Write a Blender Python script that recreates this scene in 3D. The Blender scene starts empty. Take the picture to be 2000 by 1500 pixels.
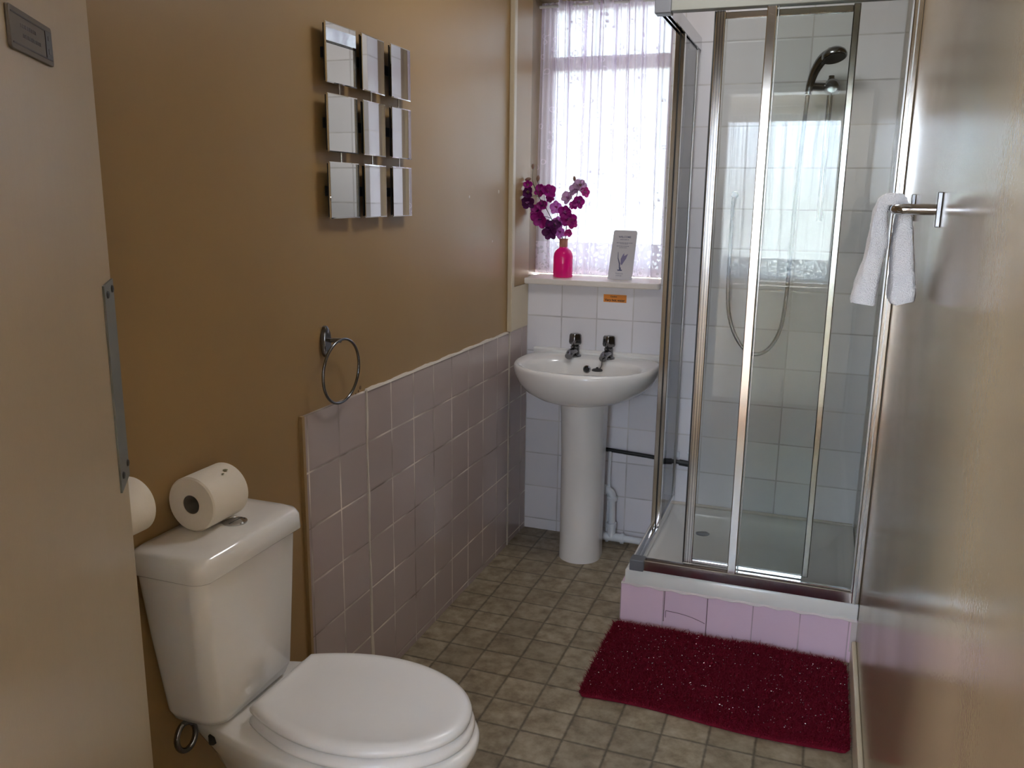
import bpy, bmesh, math, random
from mathutils import Vector, Matrix
import numpy as np
random.seed(7); rng = np.random.default_rng(7)
PI = math.pi
scene = bpy.context.scene
C = scene.collection

# ------------------------------------------------------------------ camera
CAM = Vector((1.1603, -3.3749, 1.4307)); YAW, PITCH, ROLL = 0.34704, -0.21602, 0.01296
w = Vector((-math.sin(YAW)*math.cos(PITCH), math.cos(YAW)*math.cos(PITCH), math.sin(PITCH)))
r0 = Vector((math.cos(YAW), math.sin(YAW), 0)); u0 = r0.cross(w)
rr = r0*math.cos(ROLL) + u0*math.sin(ROLL); uu = -r0*math.sin(ROLL) + u0*math.cos(ROLL)
cd = bpy.data.cameras.new('camera'); cam = bpy.data.objects.new('camera', cd); C.objects.link(cam)
cd.sensor_width = 36; cd.lens = 1662.46/2000*36; cd.clip_start = 0.02
M = Matrix((rr, uu, -w)).transposed().to_4x4(); M.translation = CAM; cam.matrix_world = M
scene.camera = cam

# ------------------------------------------------------------------ world, exposure
wd = bpy.data.worlds.new('world'); scene.world = wd; wd.use_nodes = True
nt = wd.node_tree; bg = nt.nodes['Background']
tc = nt.nodes.new('ShaderNodeTexCoord'); sp = nt.nodes.new('ShaderNodeSeparateXYZ'); cr = nt.nodes.new('ShaderNodeValToRGB')
nt.links.new(tc.outputs['Generated'], sp.inputs[0]); nt.links.new(sp.outputs['Z'], cr.inputs[0]); nt.links.new(cr.outputs[0], bg.inputs[0])
cr.color_ramp.elements[0].position = 0.0; cr.color_ramp.elements[0].color = (.62, .60, .56, 1)      # ground haze
cr.color_ramp.elements[1].position = 0.12; cr.color_ramp.elements[1].color = (.88, .95, 1.08, 1)      # overcast sky
bg.inputs[1].default_value = 29.0
vs = scene.view_settings
scene.display_settings.display_device = 'sRGB'
vs.view_transform = 'Standard'; vs.look = 'None'; vs.gamma = 1; vs.use_curve_mapping = False
vs.exposure = 1.95
scene.cycles.transparent_max_bounces = 24
scene.cycles.max_bounces = 12; scene.cycles.diffuse_bounces = 6; scene.cycles.glossy_bounces = 6; scene.cycles.transmission_bounces = 8

def portal(name, loc, rot, sx, sy):          # guides the sky light through an opening, gives no light of its own
    l = bpy.data.lights.new(name, 'AREA'); l.shape = 'RECTANGLE'; l.size = sx; l.size_y = sy
    l.cycles.is_portal = True
    o = bpy.data.objects.new(name, l); o.location = loc; o.rotation_euler = rot; C.objects.link(o)
portal('window_portal', (.265, .27, 1.65), (-PI/2, 0, 0), .62, 1.2)
portal('landing_window_portal', (.63, -4.42, 1.43), (PI/2, 0, 0), 1.3, 1.2)
portal('added_light_glazing_portal', (-.61, -4.42, 1.17), (PI/2, 0, 0), 1.1, 2.2)  # portal of the glazed opening added for extra light

# ------------------------------------------------------------------ material helpers
def mat(name, col, rough=.5, metal=0., spec=.5, coat=0., coat_rough=.1, **kw):
    m = bpy.data.materials.new(name); m.use_nodes = True
    b = m.node_tree.nodes['Principled BSDF']
    b.inputs['Base Color'].default_value = (*col, 1); b.inputs['Roughness'].default_value = rough
    b.inputs['Metallic'].default_value = metal; b.inputs['Specular IOR Level'].default_value = spec
    b.inputs['Coat Weight'].default_value = coat; b.inputs['Coat Roughness'].default_value = coat_rough
    for k, v in kw.items(): b.inputs[k].default_value = v
    return m
def N(m, t, **kw):
    n = m.node_tree.nodes.new(t)
    for k, v in kw.items(): setattr(n, k, v)
    return n
def L(m, a, b): m.node_tree.links.new(a, b)
def B(m): return m.node_tree.nodes['Principled BSDF']
def math_(m, op, a, b=None, clamp=False):
    n = N(m, 'ShaderNodeMath', operation=op, use_clamp=clamp)
    for i, v in enumerate((a, b)):
        if v is None: continue
        if isinstance(v, (int, float)): n.inputs[i].default_value = v
        else: L(m, v, n.inputs[i])
    return n.outputs[0]
def mix(m, f, a, b):
    n = N(m, 'ShaderNodeMix', data_type='RGBA')
    if isinstance(f, (int, float)): n.inputs[0].default_value = f
    else: L(m, f, n.inputs[0])
    for i, v in ((6, a), (7, b)):
        if isinstance(v, tuple): n.inputs[i].default_value = (*v[:3], 1)
        else: L(m, v, n.inputs[i])
    return n.outputs[2]
def pos(m):
    g = N(m, 'ShaderNodeNewGeometry'); return g.outputs['Position']
def mapped(m, sc):
    mp = N(m, 'ShaderNodeMapping'); L(m, pos(m), mp.inputs[0]); mp.inputs['Scale'].default_value = sc; return mp.outputs[0]
def noise(m, scale, detail=3, vec=None, rough=.5):
    n = N(m, 'ShaderNodeTexNoise'); n.inputs['Scale'].default_value = scale; n.inputs['Detail'].default_value = detail
    n.inputs['Roughness'].default_value = rough
    L(m, vec if vec is not None else pos(m), n.inputs['Vector']); return n
def ramp(m, fac, stops):
    n = N(m, 'ShaderNodeValToRGB'); L(m, fac, n.inputs[0]); e = n.color_ramp.elements
    e[0].position, e[0].color = stops[0][0], (*stops[0][1], 1); e[1].position, e[1].color = stops[-1][0], (*stops[-1][1], 1)
    for p, c in stops[1:-1]:
        x = e.new(p); x.color = (*c, 1)
    return n.outputs[0]
def bump(m, h, strength, dist=.001, prev=None):
    n = N(m, 'ShaderNodeBump'); n.inputs['Strength'].default_value = strength; n.inputs['Distance'].default_value = dist
    L(m, h, n.inputs['Height'])
    if prev is not None: L(m, prev, n.inputs['Normal'])
    return n.outputs[0]

def paint(name, c1, c2, rough=.38, streak=.25):
    m = mat(name, c1, rough, spec=.5)
    n1 = noise(m, 3.0, 4); col = mix(m, n1.outputs[0], c1, c2)
    n3 = noise(m, 1.0, 3, vec=mapped(m, (9, 9, .7)))
    L(m, col, B(m).inputs['Base Color'])
    n2 = noise(m, 160, 3)
    b1 = bump(m, n3.outputs[0], streak, .012)
    L(m, bump(m, n2.outputs[0], .12, .001, b1), B(m).inputs['Normal'])
    L(m, math_(m, 'MULTIPLY_ADD', n1.outputs[0], .15), B(m).inputs['Roughness'])
    B(m).inputs['Roughness'].links[0].from_node.inputs[2].default_value = rough - .07
    return m

def tile_mat(name, ax, pitch, off, gw, col, grout, rough=.12, spec=.5, vary=.06, tint=None, waviness=.06):
    """ax: two axis letters; pitch, off: 2-tuples in metres (world)."""
    m = mat(name, col, rough, spec=spec)
    s = N(m, 'ShaderNodeSeparateXYZ'); L(m, pos(m), s.inputs[0])
    ms, fl = [], []
    for i in range(2):
        a = math_(m, 'DIVIDE', math_(m, 'SUBTRACT', s.outputs[ax[i]], off[i]), pitch[i])
        f = math_(m, 'FRACT', a); fl.append(math_(m, 'FLOOR', a))
        d = math_(m, 'MULTIPLY', math_(m, 'SUBTRACT', .5, math_(m, 'ABSOLUTE', math_(m, 'SUBTRACT', f, .5))), pitch[i])
        ms.append(d)
    d = math_(m, 'MINIMUM', ms[0], ms[1])
    nz = noise(m, 14, 3)
    wob = math_(m, 'MULTIPLY', math_(m, 'SUBTRACT', nz.outputs[0], .5), gw*1.2)
    g = math_(m, 'SUBTRACT', 1, math_(m, 'DIVIDE', math_(m, 'ADD', d, wob), gw), clamp=True)
    g2 = math_(m, 'MULTIPLY', g, 2.5, clamp=True)
    cb = N(m, 'ShaderNodeCombineXYZ'); L(m, fl[0], cb.inputs[0]); L(m, fl[1], cb.inputs[1])
    wn = N(m, 'ShaderNodeTexWhiteNoise'); L(m, cb.outputs[0], wn.inputs[0])
    c2 = tuple(max(0, c*(1-vary*2)) for c in col)
    base = mix(m, wn.outputs[0], col, c2)
    gn = noise(m, 5, 2); gcol = mix(m, ramp(m, gn.outputs[0], [(.35, (0, 0, 0)), (.65, (1, 1, 1))]), grout, tint or grout)
    L(m, mix(m, g2, base, gcol), B(m).inputs['Base Color'])
    L(m, math_(m, 'ADD', math_(m, 'MULTIPLY', g2, .5), rough), B(m).inputs['Roughness'])
    n2 = noise(m, 7, 2)
    b1 = bump(m, n2.outputs[0], waviness, .02)
    h = math_(m, 'MULTIPLY', math_(m, 'DIVIDE', d, gw*2.2, clamp=True), 1.0)
    nb = bump(m, h, .45, .0012, b1)
    # every tile sits at its own slight tilt
    vm = N(m, 'ShaderNodeVectorMath', operation='SUBTRACT'); L(m, wn.outputs[1], vm.inputs[0]); vm.inputs[1].default_value = (.5, .5, .5)
    v2 = N(m, 'ShaderNodeVectorMath', operation='SCALE'); L(m, vm.outputs[0], v2.inputs[0]); v2.inputs['Scale'].default_value = .012
    v3 = N(m, 'ShaderNodeVectorMath', operation='ADD'); L(m, nb, v3.inputs[0]); L(m, v2.outputs[0], v3.inputs[1])
    v4 = N(m, 'ShaderNodeVectorMath', operation='NORMALIZE'); L(m, v3.outputs[0], v4.inputs[0])
    L(m, v4.outputs[0], B(m).inputs['Normal'])
    return m

# ------------------------------------------------------------------ materials
cream = paint('cream_gloss_paint', (.35, .222, .092), (.33, .206, .084), .34, .03)
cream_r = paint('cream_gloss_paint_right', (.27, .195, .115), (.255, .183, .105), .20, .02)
door_paint = paint('door_gloss_paint', (.47, .365, .235), (.445, .345, .22), .30, .10)
white_paint = paint('white_gloss_paint', (.84, .78, .72), (.81, .75, .69), .25, .05)
trim_paint = paint('cream_trim_paint', (.62, .53, .38), (.56, .47, .33), .32, .05)
ceil_paint = paint('ceiling_paint', (.84, .81, .75), (.82, .79, .73), .7, .02)
land_paint = paint('landing_paint', (.80, .79, .77), (.78, .77, .75), .6, .02)
back_tile = tile_mat('back_wall_tile', (0, 2), (.15, .15), (.155, .048), .0032, (.86, .84, .87), (.50, .48, .49), .14, spec=.10, tint=(.74, .71, .70))
left_tile = tile_mat('left_wall_tile', (1, 2), (.1445, .147), (-1.366, .905-.147*7), .0030, (.46, .375, .35), (.20, .15, .13), .15, vary=.03, tint=(.82, .72, .64), waviness=.03)
plinth_tile = tile_mat('plinth_tile', (0, 2), (.146, .30), (.747, .148), .0022, (.84, .62, .735), (.40, .25, .30), .16, tint=(.62, .46, .52))
chrome = mat('chrome', (.55, .55, .56), .09, 1.0)
rail_m = mat('polished_rail', (.70, .66, .68), .12, 1.0)
dark_chrome = mat('dark_chrome', (.22, .22, .23), .14, 1.0)
alu = mat('polished_aluminium', (.76, .76, .75), .13, 1.0)
alu_b = mat('brushed_aluminium', (.50, .50, .49), .34, 1.0)
ceramic = mat('white_ceramic', (.84, .82, .79), .10, spec=.5, coat=.4, coat_rough=.05)
lid_plastic = mat('white_lid_plastic', (.84, .82, .80), .24)
tray_mat = mat('acrylic_tray', (.74, .72, .68), .16)
white_plastic = mat('white_plastic', (.62, .63, .64), .35)
grey_plastic = mat('grey_plastic', (.14, .14, .15), .45)
black_plastic = mat('black_plastic', (.012, .012, .012), .4)
dark_rubber = mat('dark_rubber', (.03, .028, .025), .5)
sealant = mat('sealant', (.62, .55, .47), .5)
mirror_m = mat('mirror_silver', (.86, .86, .83), .015, 1.0)
paper = mat('tissue_paper', (.84, .77, .66), .9)
card_m = mat('card_paper', (.62, .60, .62), .45)
ink_m = mat('blue_grey_ink', (.10, .11, .20), .6)
ink_soft = mat('pale_ink', (.30, .30, .36), .6)
orange_m = mat('orange_vinyl', (.80, .27, .03), .4)
black_ink = mat('black_ink', (.03, .01, .01), .5)
pipe_white = mat('white_pipe', (.78, .81, .84), .3)
curtain_rail_m = mat('rail_white', (.7, .7, .68), .35)

def floor_mat():
    m = mat('vinyl_floor', (.3, .25, .18), .42, spec=.4)
    s = N(m, 'ShaderNodeSeparateXYZ'); L(m, pos(m), s.inputs[0])
    P, O = (.1228, .1197), (-.0085, -.0885)
    ds, fl = [], []
    for i in range(2):
        a = math_(m, 'DIVIDE', math_(m, 'SUBTRACT', s.outputs[i], O[i]), P[i]); f = math_(m, 'FRACT', a); fl.append(math_(m, 'FLOOR', a))
        ds.append(math_(m, 'MULTIPLY', math_(m, 'SUBTRACT', .5, math_(m, 'ABSOLUTE', math_(m, 'SUBTRACT', f, .5))), P[i]))
    d = math_(m, 'MINIMUM', ds[0], ds[1])
    nz = noise(m, 45, 4, rough=.7)
    g = math_(m, 'SUBTRACT', 1, math_(m, 'DIVIDE', math_(m, 'ADD', d, math_(m, 'MULTIPLY', math_(m, 'SUBTRACT', nz.outputs[0], .5), .008)), .0058), clamp=True)
    cb = N(m, 'ShaderNodeCombineXYZ'); L(m, fl[0], cb.inputs[0]); L(m, fl[1], cb.inputs[1])
    wn = N(m, 'ShaderNodeTexWhiteNoise'); L(m, cb.outputs[0], wn.inputs[0])
    # each tile its own veining
    add = N(m, 'ShaderNodeVectorMath', operation='MULTIPLY_ADD'); L(m, wn.outputs[1], add.inputs[0]); add.inputs[1].default_value = (9, 9, 9); L(m, pos(m), add.inputs[2])
    n1 = noise(m, 22, 6, vec=add.outputs[0], rough=.62)
    col = ramp(m, n1.outputs[0], [(.30, (.17, .128, .076)), (.45, (.27, .215, .138)), (.58, (.36, .295, .20)), (.75, (.46, .38, .27))])
    col = mix(m, math_(m, 'MULTIPLY', wn.outputs[0], .35), col, (.15, .115, .07))
    col = mix(m, math_(m, 'MULTIPLY', g, .85), col, (.075, .056, .034))
    L(m, col, B(m).inputs['Base Color'])
    L(m, bump(m, n1.outputs[0], .12, .002, bump(m, math_(m, 'SUBTRACT', 1, g), .35, .001)), B(m).inputs['Normal'])
    return m
vinyl = floor_mat()

def glass_mat(name, tint, refl=.60, rough=.0):
    m = bpy.data.materials.new(name); m.use_nodes = True; n = m.node_tree; n.nodes.clear()
    out = n.nodes.new('ShaderNodeOutputMaterial'); mx = n.nodes.new('ShaderNodeMixShader')
    tr = n.nodes.new('ShaderNodeBsdfTransparent'); tr.inputs[0].default_value = (*tint, 1)
    gl = n.nodes.new('ShaderNodeBsdfGlossy'); gl.inputs['Roughness'].default_value = rough; gl.inputs[0].default_value = (refl, refl, refl, 1)
    fr = n.nodes.new('ShaderNodeFresnel'); fr.inputs[0].default_value = 1.52
    n.links.new(fr.outputs[0], mx.inputs[0]); n.links.new(tr.outputs[0], mx.inputs[1]); n.links.new(gl.outputs[0], mx.inputs[2]); n.links.new(mx.outputs[0], out.inputs[0])
    return m
shower_glass = glass_mat('shower_glass', (.91, .93, .915))
side_glass = glass_mat('side_glass', (.965, .975, .99), 1.0)
window_glass = glass_mat('window_glass', (.97, .98, .98))
def frosted(name):
    m = bpy.data.materials.new(name); m.use_nodes = True; n = m.node_tree; n.nodes.clear()
    out = n.nodes.new('ShaderNodeOutputMaterial'); mx = n.nodes.new('ShaderNodeMixShader'); mx.inputs[0].default_value = .5
    tr = n.nodes.new('ShaderNodeBsdfTransparent'); tr.inputs[0].default_value = (.15, .163, .166, 1)
    tl = n.nodes.new('ShaderNodeBsdfTranslucent'); tl.inputs[0].default_value = (.18, .192, .194, 1)
    n.links.new(tr.outputs[0], mx.inputs[1]); n.links.new(tl.outputs[0], mx.inputs[2]); n.links.new(mx.outputs[0], out.inputs[0]); return m
obscured_glass = frosted('obscured_bathroom_glass')
landing_glass = glass_mat('tinted_landing_glass', (.52, .55, .58))

def lace_mat(name, col, base_a, zfoot, zhem):
    """sheer net with woven sprigs; a denser zigzag border between zfoot and zhem"""
    m = bpy.data.materials.new(name); m.use_nodes = True; n = m.node_tree; n.nodes.clear()
    out = n.nodes.new('ShaderNodeOutputMaterial')
    uv = N(m, 'ShaderNodeUVMap'); uv.uv_map = 'UVMap'
    s = N(m, 'ShaderNodeSeparateXYZ'); L(m, uv.outputs[0], s.inputs[0])
    # sprigs: rings and spots scattered over the net
    vo = N(m, 'ShaderNodeTexVoronoi', feature='F1'); vo.inputs['Scale'].default_value = 26; L(m, uv.outputs[0], vo.inputs['Vector'])
    ring = math_(m, 'SUBTRACT', 1, math_(m, 'MULTIPLY', math_(m, 'ABSOLUTE', math_(m, 'SUBTRACT', vo.outputs['Distance'], .26)), 14), clamp=True)
    nn = noise(m, 9, 2, vec=uv.outputs[0]); ring = math_(m, 'MULTIPLY', ring, math_(m, 'GREATER_THAN', nn.outputs[0], .47))
    n2 = noise(m, 110, 2, vec=uv.outputs[0])
    ring = math_(m, 'MULTIPLY', ring, math_(m, 'MULTIPLY', n2.outputs[0], 1.7), clamp=True)
    # border
    z = s.outputs['Y']
    inb = math_(m, 'LESS_THAN', z, zhem)
    tri = math_(m, 'MULTIPLY', math_(m, 'PINGPONG', s.outputs['X'], .035), 1.3)
    zz = math_(m, 'SUBTRACT', math_(m, 'SUBTRACT', z, zfoot), tri)
    zig = math_(m, 'SUBTRACT', 1, math_(m, 'MULTIPLY', math_(m, 'PINGPONG', zz, .014), 160), clamp=True)
    zig = math_(m, 'MULTIPLY', zig, math_(m, 'LESS_THAN', zz, .055))
    v2 = N(m, 'ShaderNodeTexVoronoi', feature='F1'); v2.inputs['Scale'].default_value = 60; L(m, uv.outputs[0], v2.inputs['Vector'])
    fl = math_(m, 'GREATER_THAN', math_(m, 'MULTIPLY', v2.outputs['Distance'], math_(m, 'ADD', n2.outputs[0], .5)), .42)
    low = math_(m, 'MULTIPLY', math_(m, 'MAXIMUM', math_(m, 'MULTIPLY', zig, .9), math_(m, 'MULTIPLY', fl, .55)), inb)
    hem = math_(m, 'MULTIPLY', math_(m, 'LESS_THAN', math_(m, 'ABSOLUTE', math_(m, 'SUBTRACT', z, zhem)), .0022), .55)
    a = math_(m, 'MAXIMUM', math_(m, 'MAXIMUM', math_(m, 'MULTIPLY', ring, .6), low), hem)
    a = math_(m, 'ADD', math_(m, 'ADD', math_(m, 'MULTIPLY', a, .7), base_a), math_(m, 'MULTIPLY', inb, .10), clamp=True)
    # more thread is in the way where the net turns edge-on
    lw = N(m, 'ShaderNodeLayerWeight'); lw.inputs[0].default_value = .5
    a = math_(m, 'ADD', a, math_(m, 'MULTIPLY', math_(m, 'POWER', lw.outputs['Facing'], 1.6), .75), clamp=True)
    df = N(m, 'ShaderNodeBsdfDiffuse'); df.inputs[0].default_value = (*col, 1)
    tl = N(m, 'ShaderNodeBsdfTranslucent'); tl.inputs[0].default_value = (*col, 1)
    mx = N(m, 'ShaderNodeMixShader'); mx.inputs[0].default_value = .5; L(m, df.outputs[0], mx.inputs[1]); L(m, tl.outputs[0], mx.inputs[2])
    tr = N(m, 'ShaderNodeBsdfTransparent'); m2 = N(m, 'ShaderNodeMixShader')
    L(m, a, m2.inputs[0]); L(m, tr.outputs[0], m2.inputs[1]); L(m, mx.outputs[0], m2.inputs[2]); L(m, m2.outputs[0], out.inputs[0])
    return m
lace = lace_mat('white_lace_net', (.78, .70, .79), .56, 1.115, 1.245)
lace2 = lace_mat('landing_lace_net', (.60, .61, .64), .50, .88, 1.03)

def petal_mat(name, c1, c2, tr=.35):
    m = mat(name, c1, .5)
    n1 = noise(m, 60, 3); L(m, mix(m, n1.outputs[0], c1, c2), B(m).inputs['Base Color'])
    tl = N(m, 'ShaderNodeBsdfTranslucent'); tl.inputs[0].default_value = (*c1, 1)
    mx = N(m, 'ShaderNodeMixShader'); mx.inputs[0].default_value = tr
    out = [n for n in m.node_tree.nodes if n.type == 'OUTPUT_MATERIAL'][0]
    L(m, B(m).outputs[0], mx.inputs[1]); L(m, tl.outputs[0], mx.inputs[2]); L(m, mx.outputs[0], out.inputs[0])
    return m
pet_dark = petal_mat('petal_dark_purple', (.19, .010, .17), (.10, .006, .10), .3)
pet_mag = petal_mat('petal_magenta', (.55, .02, .36), (.36, .012, .26), .45)
pet_lilac = petal_mat('petal_lilac', (.78, .36, .74), (.64, .20, .60), .5)
pet_pink = petal_mat('petal_pink', (.72, .10, .45), (.6, .07, .38), .5)
pet_pale = petal_mat('petal_pale_mauve', (.66, .46, .62), (.58, .36, .52), .5)
bud_m = petal_mat('bud_tan', (.34, .22, .15), (.30, .14, .12), .3)
stem_m = mat('stem_brown_green', (.05, .045, .03), .6)
pink_glass = mat('pink_glass', (.85, .012, .30), .08, coat=.6, coat_rough=.03)
tl_ = N(pink_glass, 'ShaderNodeBsdfTranslucent'); tl_.inputs[0].default_value = (1, .03, .42, 1)
mx_ = N(pink_glass, 'ShaderNodeMixShader'); mx_.inputs[0].default_value = .5
L(pink_glass, B(pink_glass).outputs[0], mx_.inputs[1]); L(pink_glass, tl_.outputs[0], mx_.inputs[2])
L(pink_glass, mx_.outputs[0], [n for n in pink_glass.node_tree.nodes if n.type == 'OUTPUT_MATERIAL'][0].inputs[0])
cork_m = mat('cork', (.50, .22, .16), .8)

# rug
rug_m = mat('red_shaggy_pile', (.20, .002, .016), .75, spec=.2)
B(rug_m).inputs['Sheen Weight'].default_value = .25; B(rug_m).inputs['Sheen Tint'].default_value = (1, .05, .12, 1)
nr = noise(rug_m, 90, 3); L(rug_m, mix(rug_m, nr.outputs[0], (.20, .0015, .018), (.10, .0008, .009)), B(rug_m).inputs['Base Color'])
tinsel_m = mat('silver_tinsel', (.95, .86, .88), .35, .6)
towel_m = mat('white_terry', (.92, .90, .91), .95, spec=.1)
nt_ = noise(towel_m, 420, 2); L(towel_m, bump(towel_m, nt_.outputs[0], 1.0, .004), B(towel_m).inputs['Normal'])
np_ = noise(paper, 240, 3); L(paper, bump(paper, np_.outputs[0], .25, .001), B(paper).inputs['Normal'])

# ------------------------------------------------------------------ mesh helpers
def obj(name, bm, m, parent=None, smooth=False, local=False, bev=None, angle=40):
    """link the bmesh as one object; vertices are given in world space unless local"""
    me = bpy.data.meshes.new(name)
    bmesh.ops.recalc_face_normals(bm, faces=bm.faces)
    if parent is not None and not local:
        off = Vector(parent.location); p = parent.parent
        while p is not None: off += Vector(p.location); p = p.parent
        bmesh.ops.translate(bm, verts=bm.verts, vec=-off)
    bm.to_mesh(me); bm.free()
    o = bpy.data.objects.new(name, me); C.objects.link(o)
    ms = m if isinstance(m, (list, tuple)) else [m]
    for x in ms: me.materials.append(x)
    if parent is not None: o.parent = parent
    if smooth:
        for p in me.polygons: p.use_smooth = True
        if smooth == 'auto': me.set_sharp_from_angle(angle=math.radians(angle))
    if bev:
        b = o.modifiers.new('bevel', 'BEVEL'); b.width = bev; b.segments = 2; b.limit_method = 'ANGLE'; b.angle_limit = math.radians(40)
    return o
def thing(name, loc, label, cat, group=None, rz=0):
    o = bpy.data.objects.new(name, None); C.objects.link(o); o.location = loc; o.rotation_euler = (0, 0, rz)
    o.empty_display_size = .05
    return tag(o, label, cat, group)
def tag(o, label, cat, group=None):
    o['label'] = label; o['category'] = cat
    if group: o['group'] = group
    return o
def struct(o, label=None, cat=None):
    o['kind'] = 'structure'
    if label: o['label'] = label
    if cat: o['category'] = cat
    return o
def nb(): return bmesh.new()
def box(bm, x0, x1, y0, y1, z0, z1):
    vs_ = [bm.verts.new(p) for p in ((x0,y0,z0),(x1,y0,z0),(x1,y1,z0),(x0,y1,z0),(x0,y0,z1),(x1,y0,z1),(x1,y1,z1),(x0,y1,z1))]
    for f in ((0,3,2,1),(4,5,6,7),(0,1,5,4),(1,2,6,5),(2,3,7,6),(3,0,4,7)): bm.faces.new([vs_[i] for i in f])
    return bm
def loft(bm, rings, cap0=True, cap1=True, closed=True):
    R = [[bm.verts.new(p) for p in r] for r in rings]
    n = len(R[0])
    for a, b in zip(R[:-1], R[1:]):
        for i in range(n if closed else n-1):
            j = (i+1) % n; bm.faces.new((a[i], a[j], b[j], b[i]))
    if cap0: bm.faces.new(R[0][::-1])
    if cap1: bm.faces.new(R[-1])
    return R
def tube(bm, pts, r, seg=12, cap=True, closed=False):
    pts = [Vector(p) for p in pts]; n = len(pts)
    rs = r if isinstance(r, (list, tuple)) else [r]*n
    tan = []
    for i in range(n):
        if closed: t = pts[(i+1) % n]-pts[i-1]
        else: t = pts[min(i+1, n-1)]-pts[max(i-1, 0)]
        tan.append(t.normalized())
    ref = Vector((0, 0, 1)) if abs(tan[0].z) < .9 else Vector((1, 0, 0))
    nrm = (ref - tan[0]*ref.dot(tan[0])).normalized(); rings = []
    for i in range(n):
        nrm = (nrm - tan[i]*nrm.dot(tan[i])).normalized(); bi = tan[i].cross(nrm)
        rings.append([pts[i]+(nrm*math.cos(2*PI*k/seg)+bi*math.sin(2*PI*k/seg))*rs[i] for k in range(seg)])
    if closed:
        R = [[bm.verts.new(p) for p in q] for q in rings]
        for i in range(n):
            a, b = R[i], R[(i+1) % n]
            for k in range(seg): bm.faces.new((a[k], a[(k+1) % seg], b[(k+1) % seg], b[k]))
    else: loft(bm, rings, cap, cap)
    return bm
def lathe(bm, prof, c, axis='z', seg=32, cap0=True, cap1=True):
    """prof: (radius, height) pairs along the axis from c"""
    rings = []
    for rad, h in prof:
        ring = []
        for k in range(seg):
            a = 2*PI*k/seg; p, q = rad*math.cos(a), rad*math.sin(a)
            v = {'z': (p, q, h), 'y': (p, h, q), 'x': (h, p, q)}[axis]
            ring.append(Vector(c)+Vector(v))
        rings.append(ring)
    loft(bm, rings, cap0, cap1); return bm
def spline(pts, n=8):
    P = [Vector(p) for p in pts]; P = [P[0]*2-P[1]]+P+[P[-1]*2-P[-2]]; out = []
    for i in range(1, len(P)-2):
        for k in range(n):
            t = k/n; a, b, c, d = P[i-1:i+3]
            out.append(.5*((2*b)+(c-a)*t+(2*a-5*b+4*c-d)*t*t+(3*b-a-3*c+d)*t**3))
    out.append(P[-2]); return out
def prism(bm, poly, axis, a, b):
    """poly: 2-D outline in the plane across the axis; extruded from a to b"""
    f = {'x': lambda p, h: (h, p[0], p[1]), 'y': lambda p, h: (p[0], h, p[1]), 'z': lambda p, h: (p[0], p[1], h)}[axis]
    loft(bm, [[f(p, a) for p in poly], [f(p, b) for p in poly]]); return bm
def rrect(cx, cy, hx, hy, r, n=4):
    out = []
    for sx, sy, a0 in ((1, 1, 0), (-1, 1, 90), (-1, -1, 180), (1, -1, 270)):
        for k in range(n+1):
            a = math.radians(a0+90*k/n); out.append((cx+sx*(hx-r)+r*math.cos(a), cy+sy*(hy-r)+r*math.sin(a)))
    return out
def text(name, s, size, loc, rot, m, parent=None, ext=.0002, align='CENTER'):
    cu = bpy.data.curves.new(name, 'FONT'); cu.body = s; cu.size = size; cu.offset = size*.02; cu.extrude = ext; cu.align_x = align; cu.align_y = 'CENTER'
    o = bpy.data.objects.new(name, cu); C.objects.link(o); cu.materials.append(m)
    o.location = loc; o.rotation_euler = rot
    dg = bpy.context.evaluated_depsgraph_get(); me = bpy.data.meshes.new_from_object(o.evaluated_get(dg)); bpy.data.objects.remove(o)
    q = bpy.data.objects.new(name, me); C.objects.link(q); q.location = loc; q.rotation_euler = rot
    if not me.materials: me.materials.append(m)
    if parent is not None: q.parent = parent
    return q

XR = 1.355                 # right wall
YF = -3.06                 # front wall, with the doorway the camera looks through
H = 2.40
# ------------------------------------------------------------------ setting: bathroom shell
bm = nb(); box(bm, -.15, 1.5, YF-.15, .02, -.05, 0); struct(obj('floor', bm, vinyl), 'mottled brown square-patterned vinyl floor of the bathroom', 'floor')
bm = nb(); box(bm, -.15, 1.5, YF-.15, .25, H, H+.08); struct(obj('ceiling', bm, ceil_paint), 'cream ceiling above the bathroom', 'ceiling')
bm = nb(); box(bm, -.15, 0, YF, .02, 0, H)
wl = struct(obj('wall_left', bm, cream), 'cream gloss painted left wall', 'wall')
bm = nb(); box(bm, XR, XR+.12, YF, .12, 0, H)
wr = struct(obj('wall_right', bm, cream_r), 'cream gloss painted right wall beside the shower', 'wall')
# back wall in pieces round the window recess
bm = nb()
box(bm, -.15, .56, 0, .12, 0, 1.080)                 # below the sill
box(bm, .56, XR, 0, .12, 0, H)
box(bm, -.15, .56, 0, .12, 2.215, H)
wb = struct(obj('wall_back', bm, back_tile), 'white square tiled back wall behind basin and shower', 'wall')
bm = nb(); box(bm, -.15, -.02, .0, .26, 1.05, 2.3); box(bm, .56, .66, .12, .26, 1.05, 2.3); box(bm, -.15, .66, .12, .26, 2.215, 2.4); box(bm, -.15, .66, .12, .26, .98, 1.080)
obj('window_reveal', bm, cream_r, wb)
# tapered corner filler between left wall and tiles
bm = nb(); a = [(-.001, -.205, 0), (.004, -.205, 0), (.006, -.001, 0), (-.001, -.001, 0)]; b = [(-.001, -.205, 1.08), (.004, -.205, 1.08), (.004, -.001, 1.08), (-.001, -.001, 1.08)]
loft(bm, [a, b]); obj('corner_filler', bm, left_tile, wl)
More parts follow.
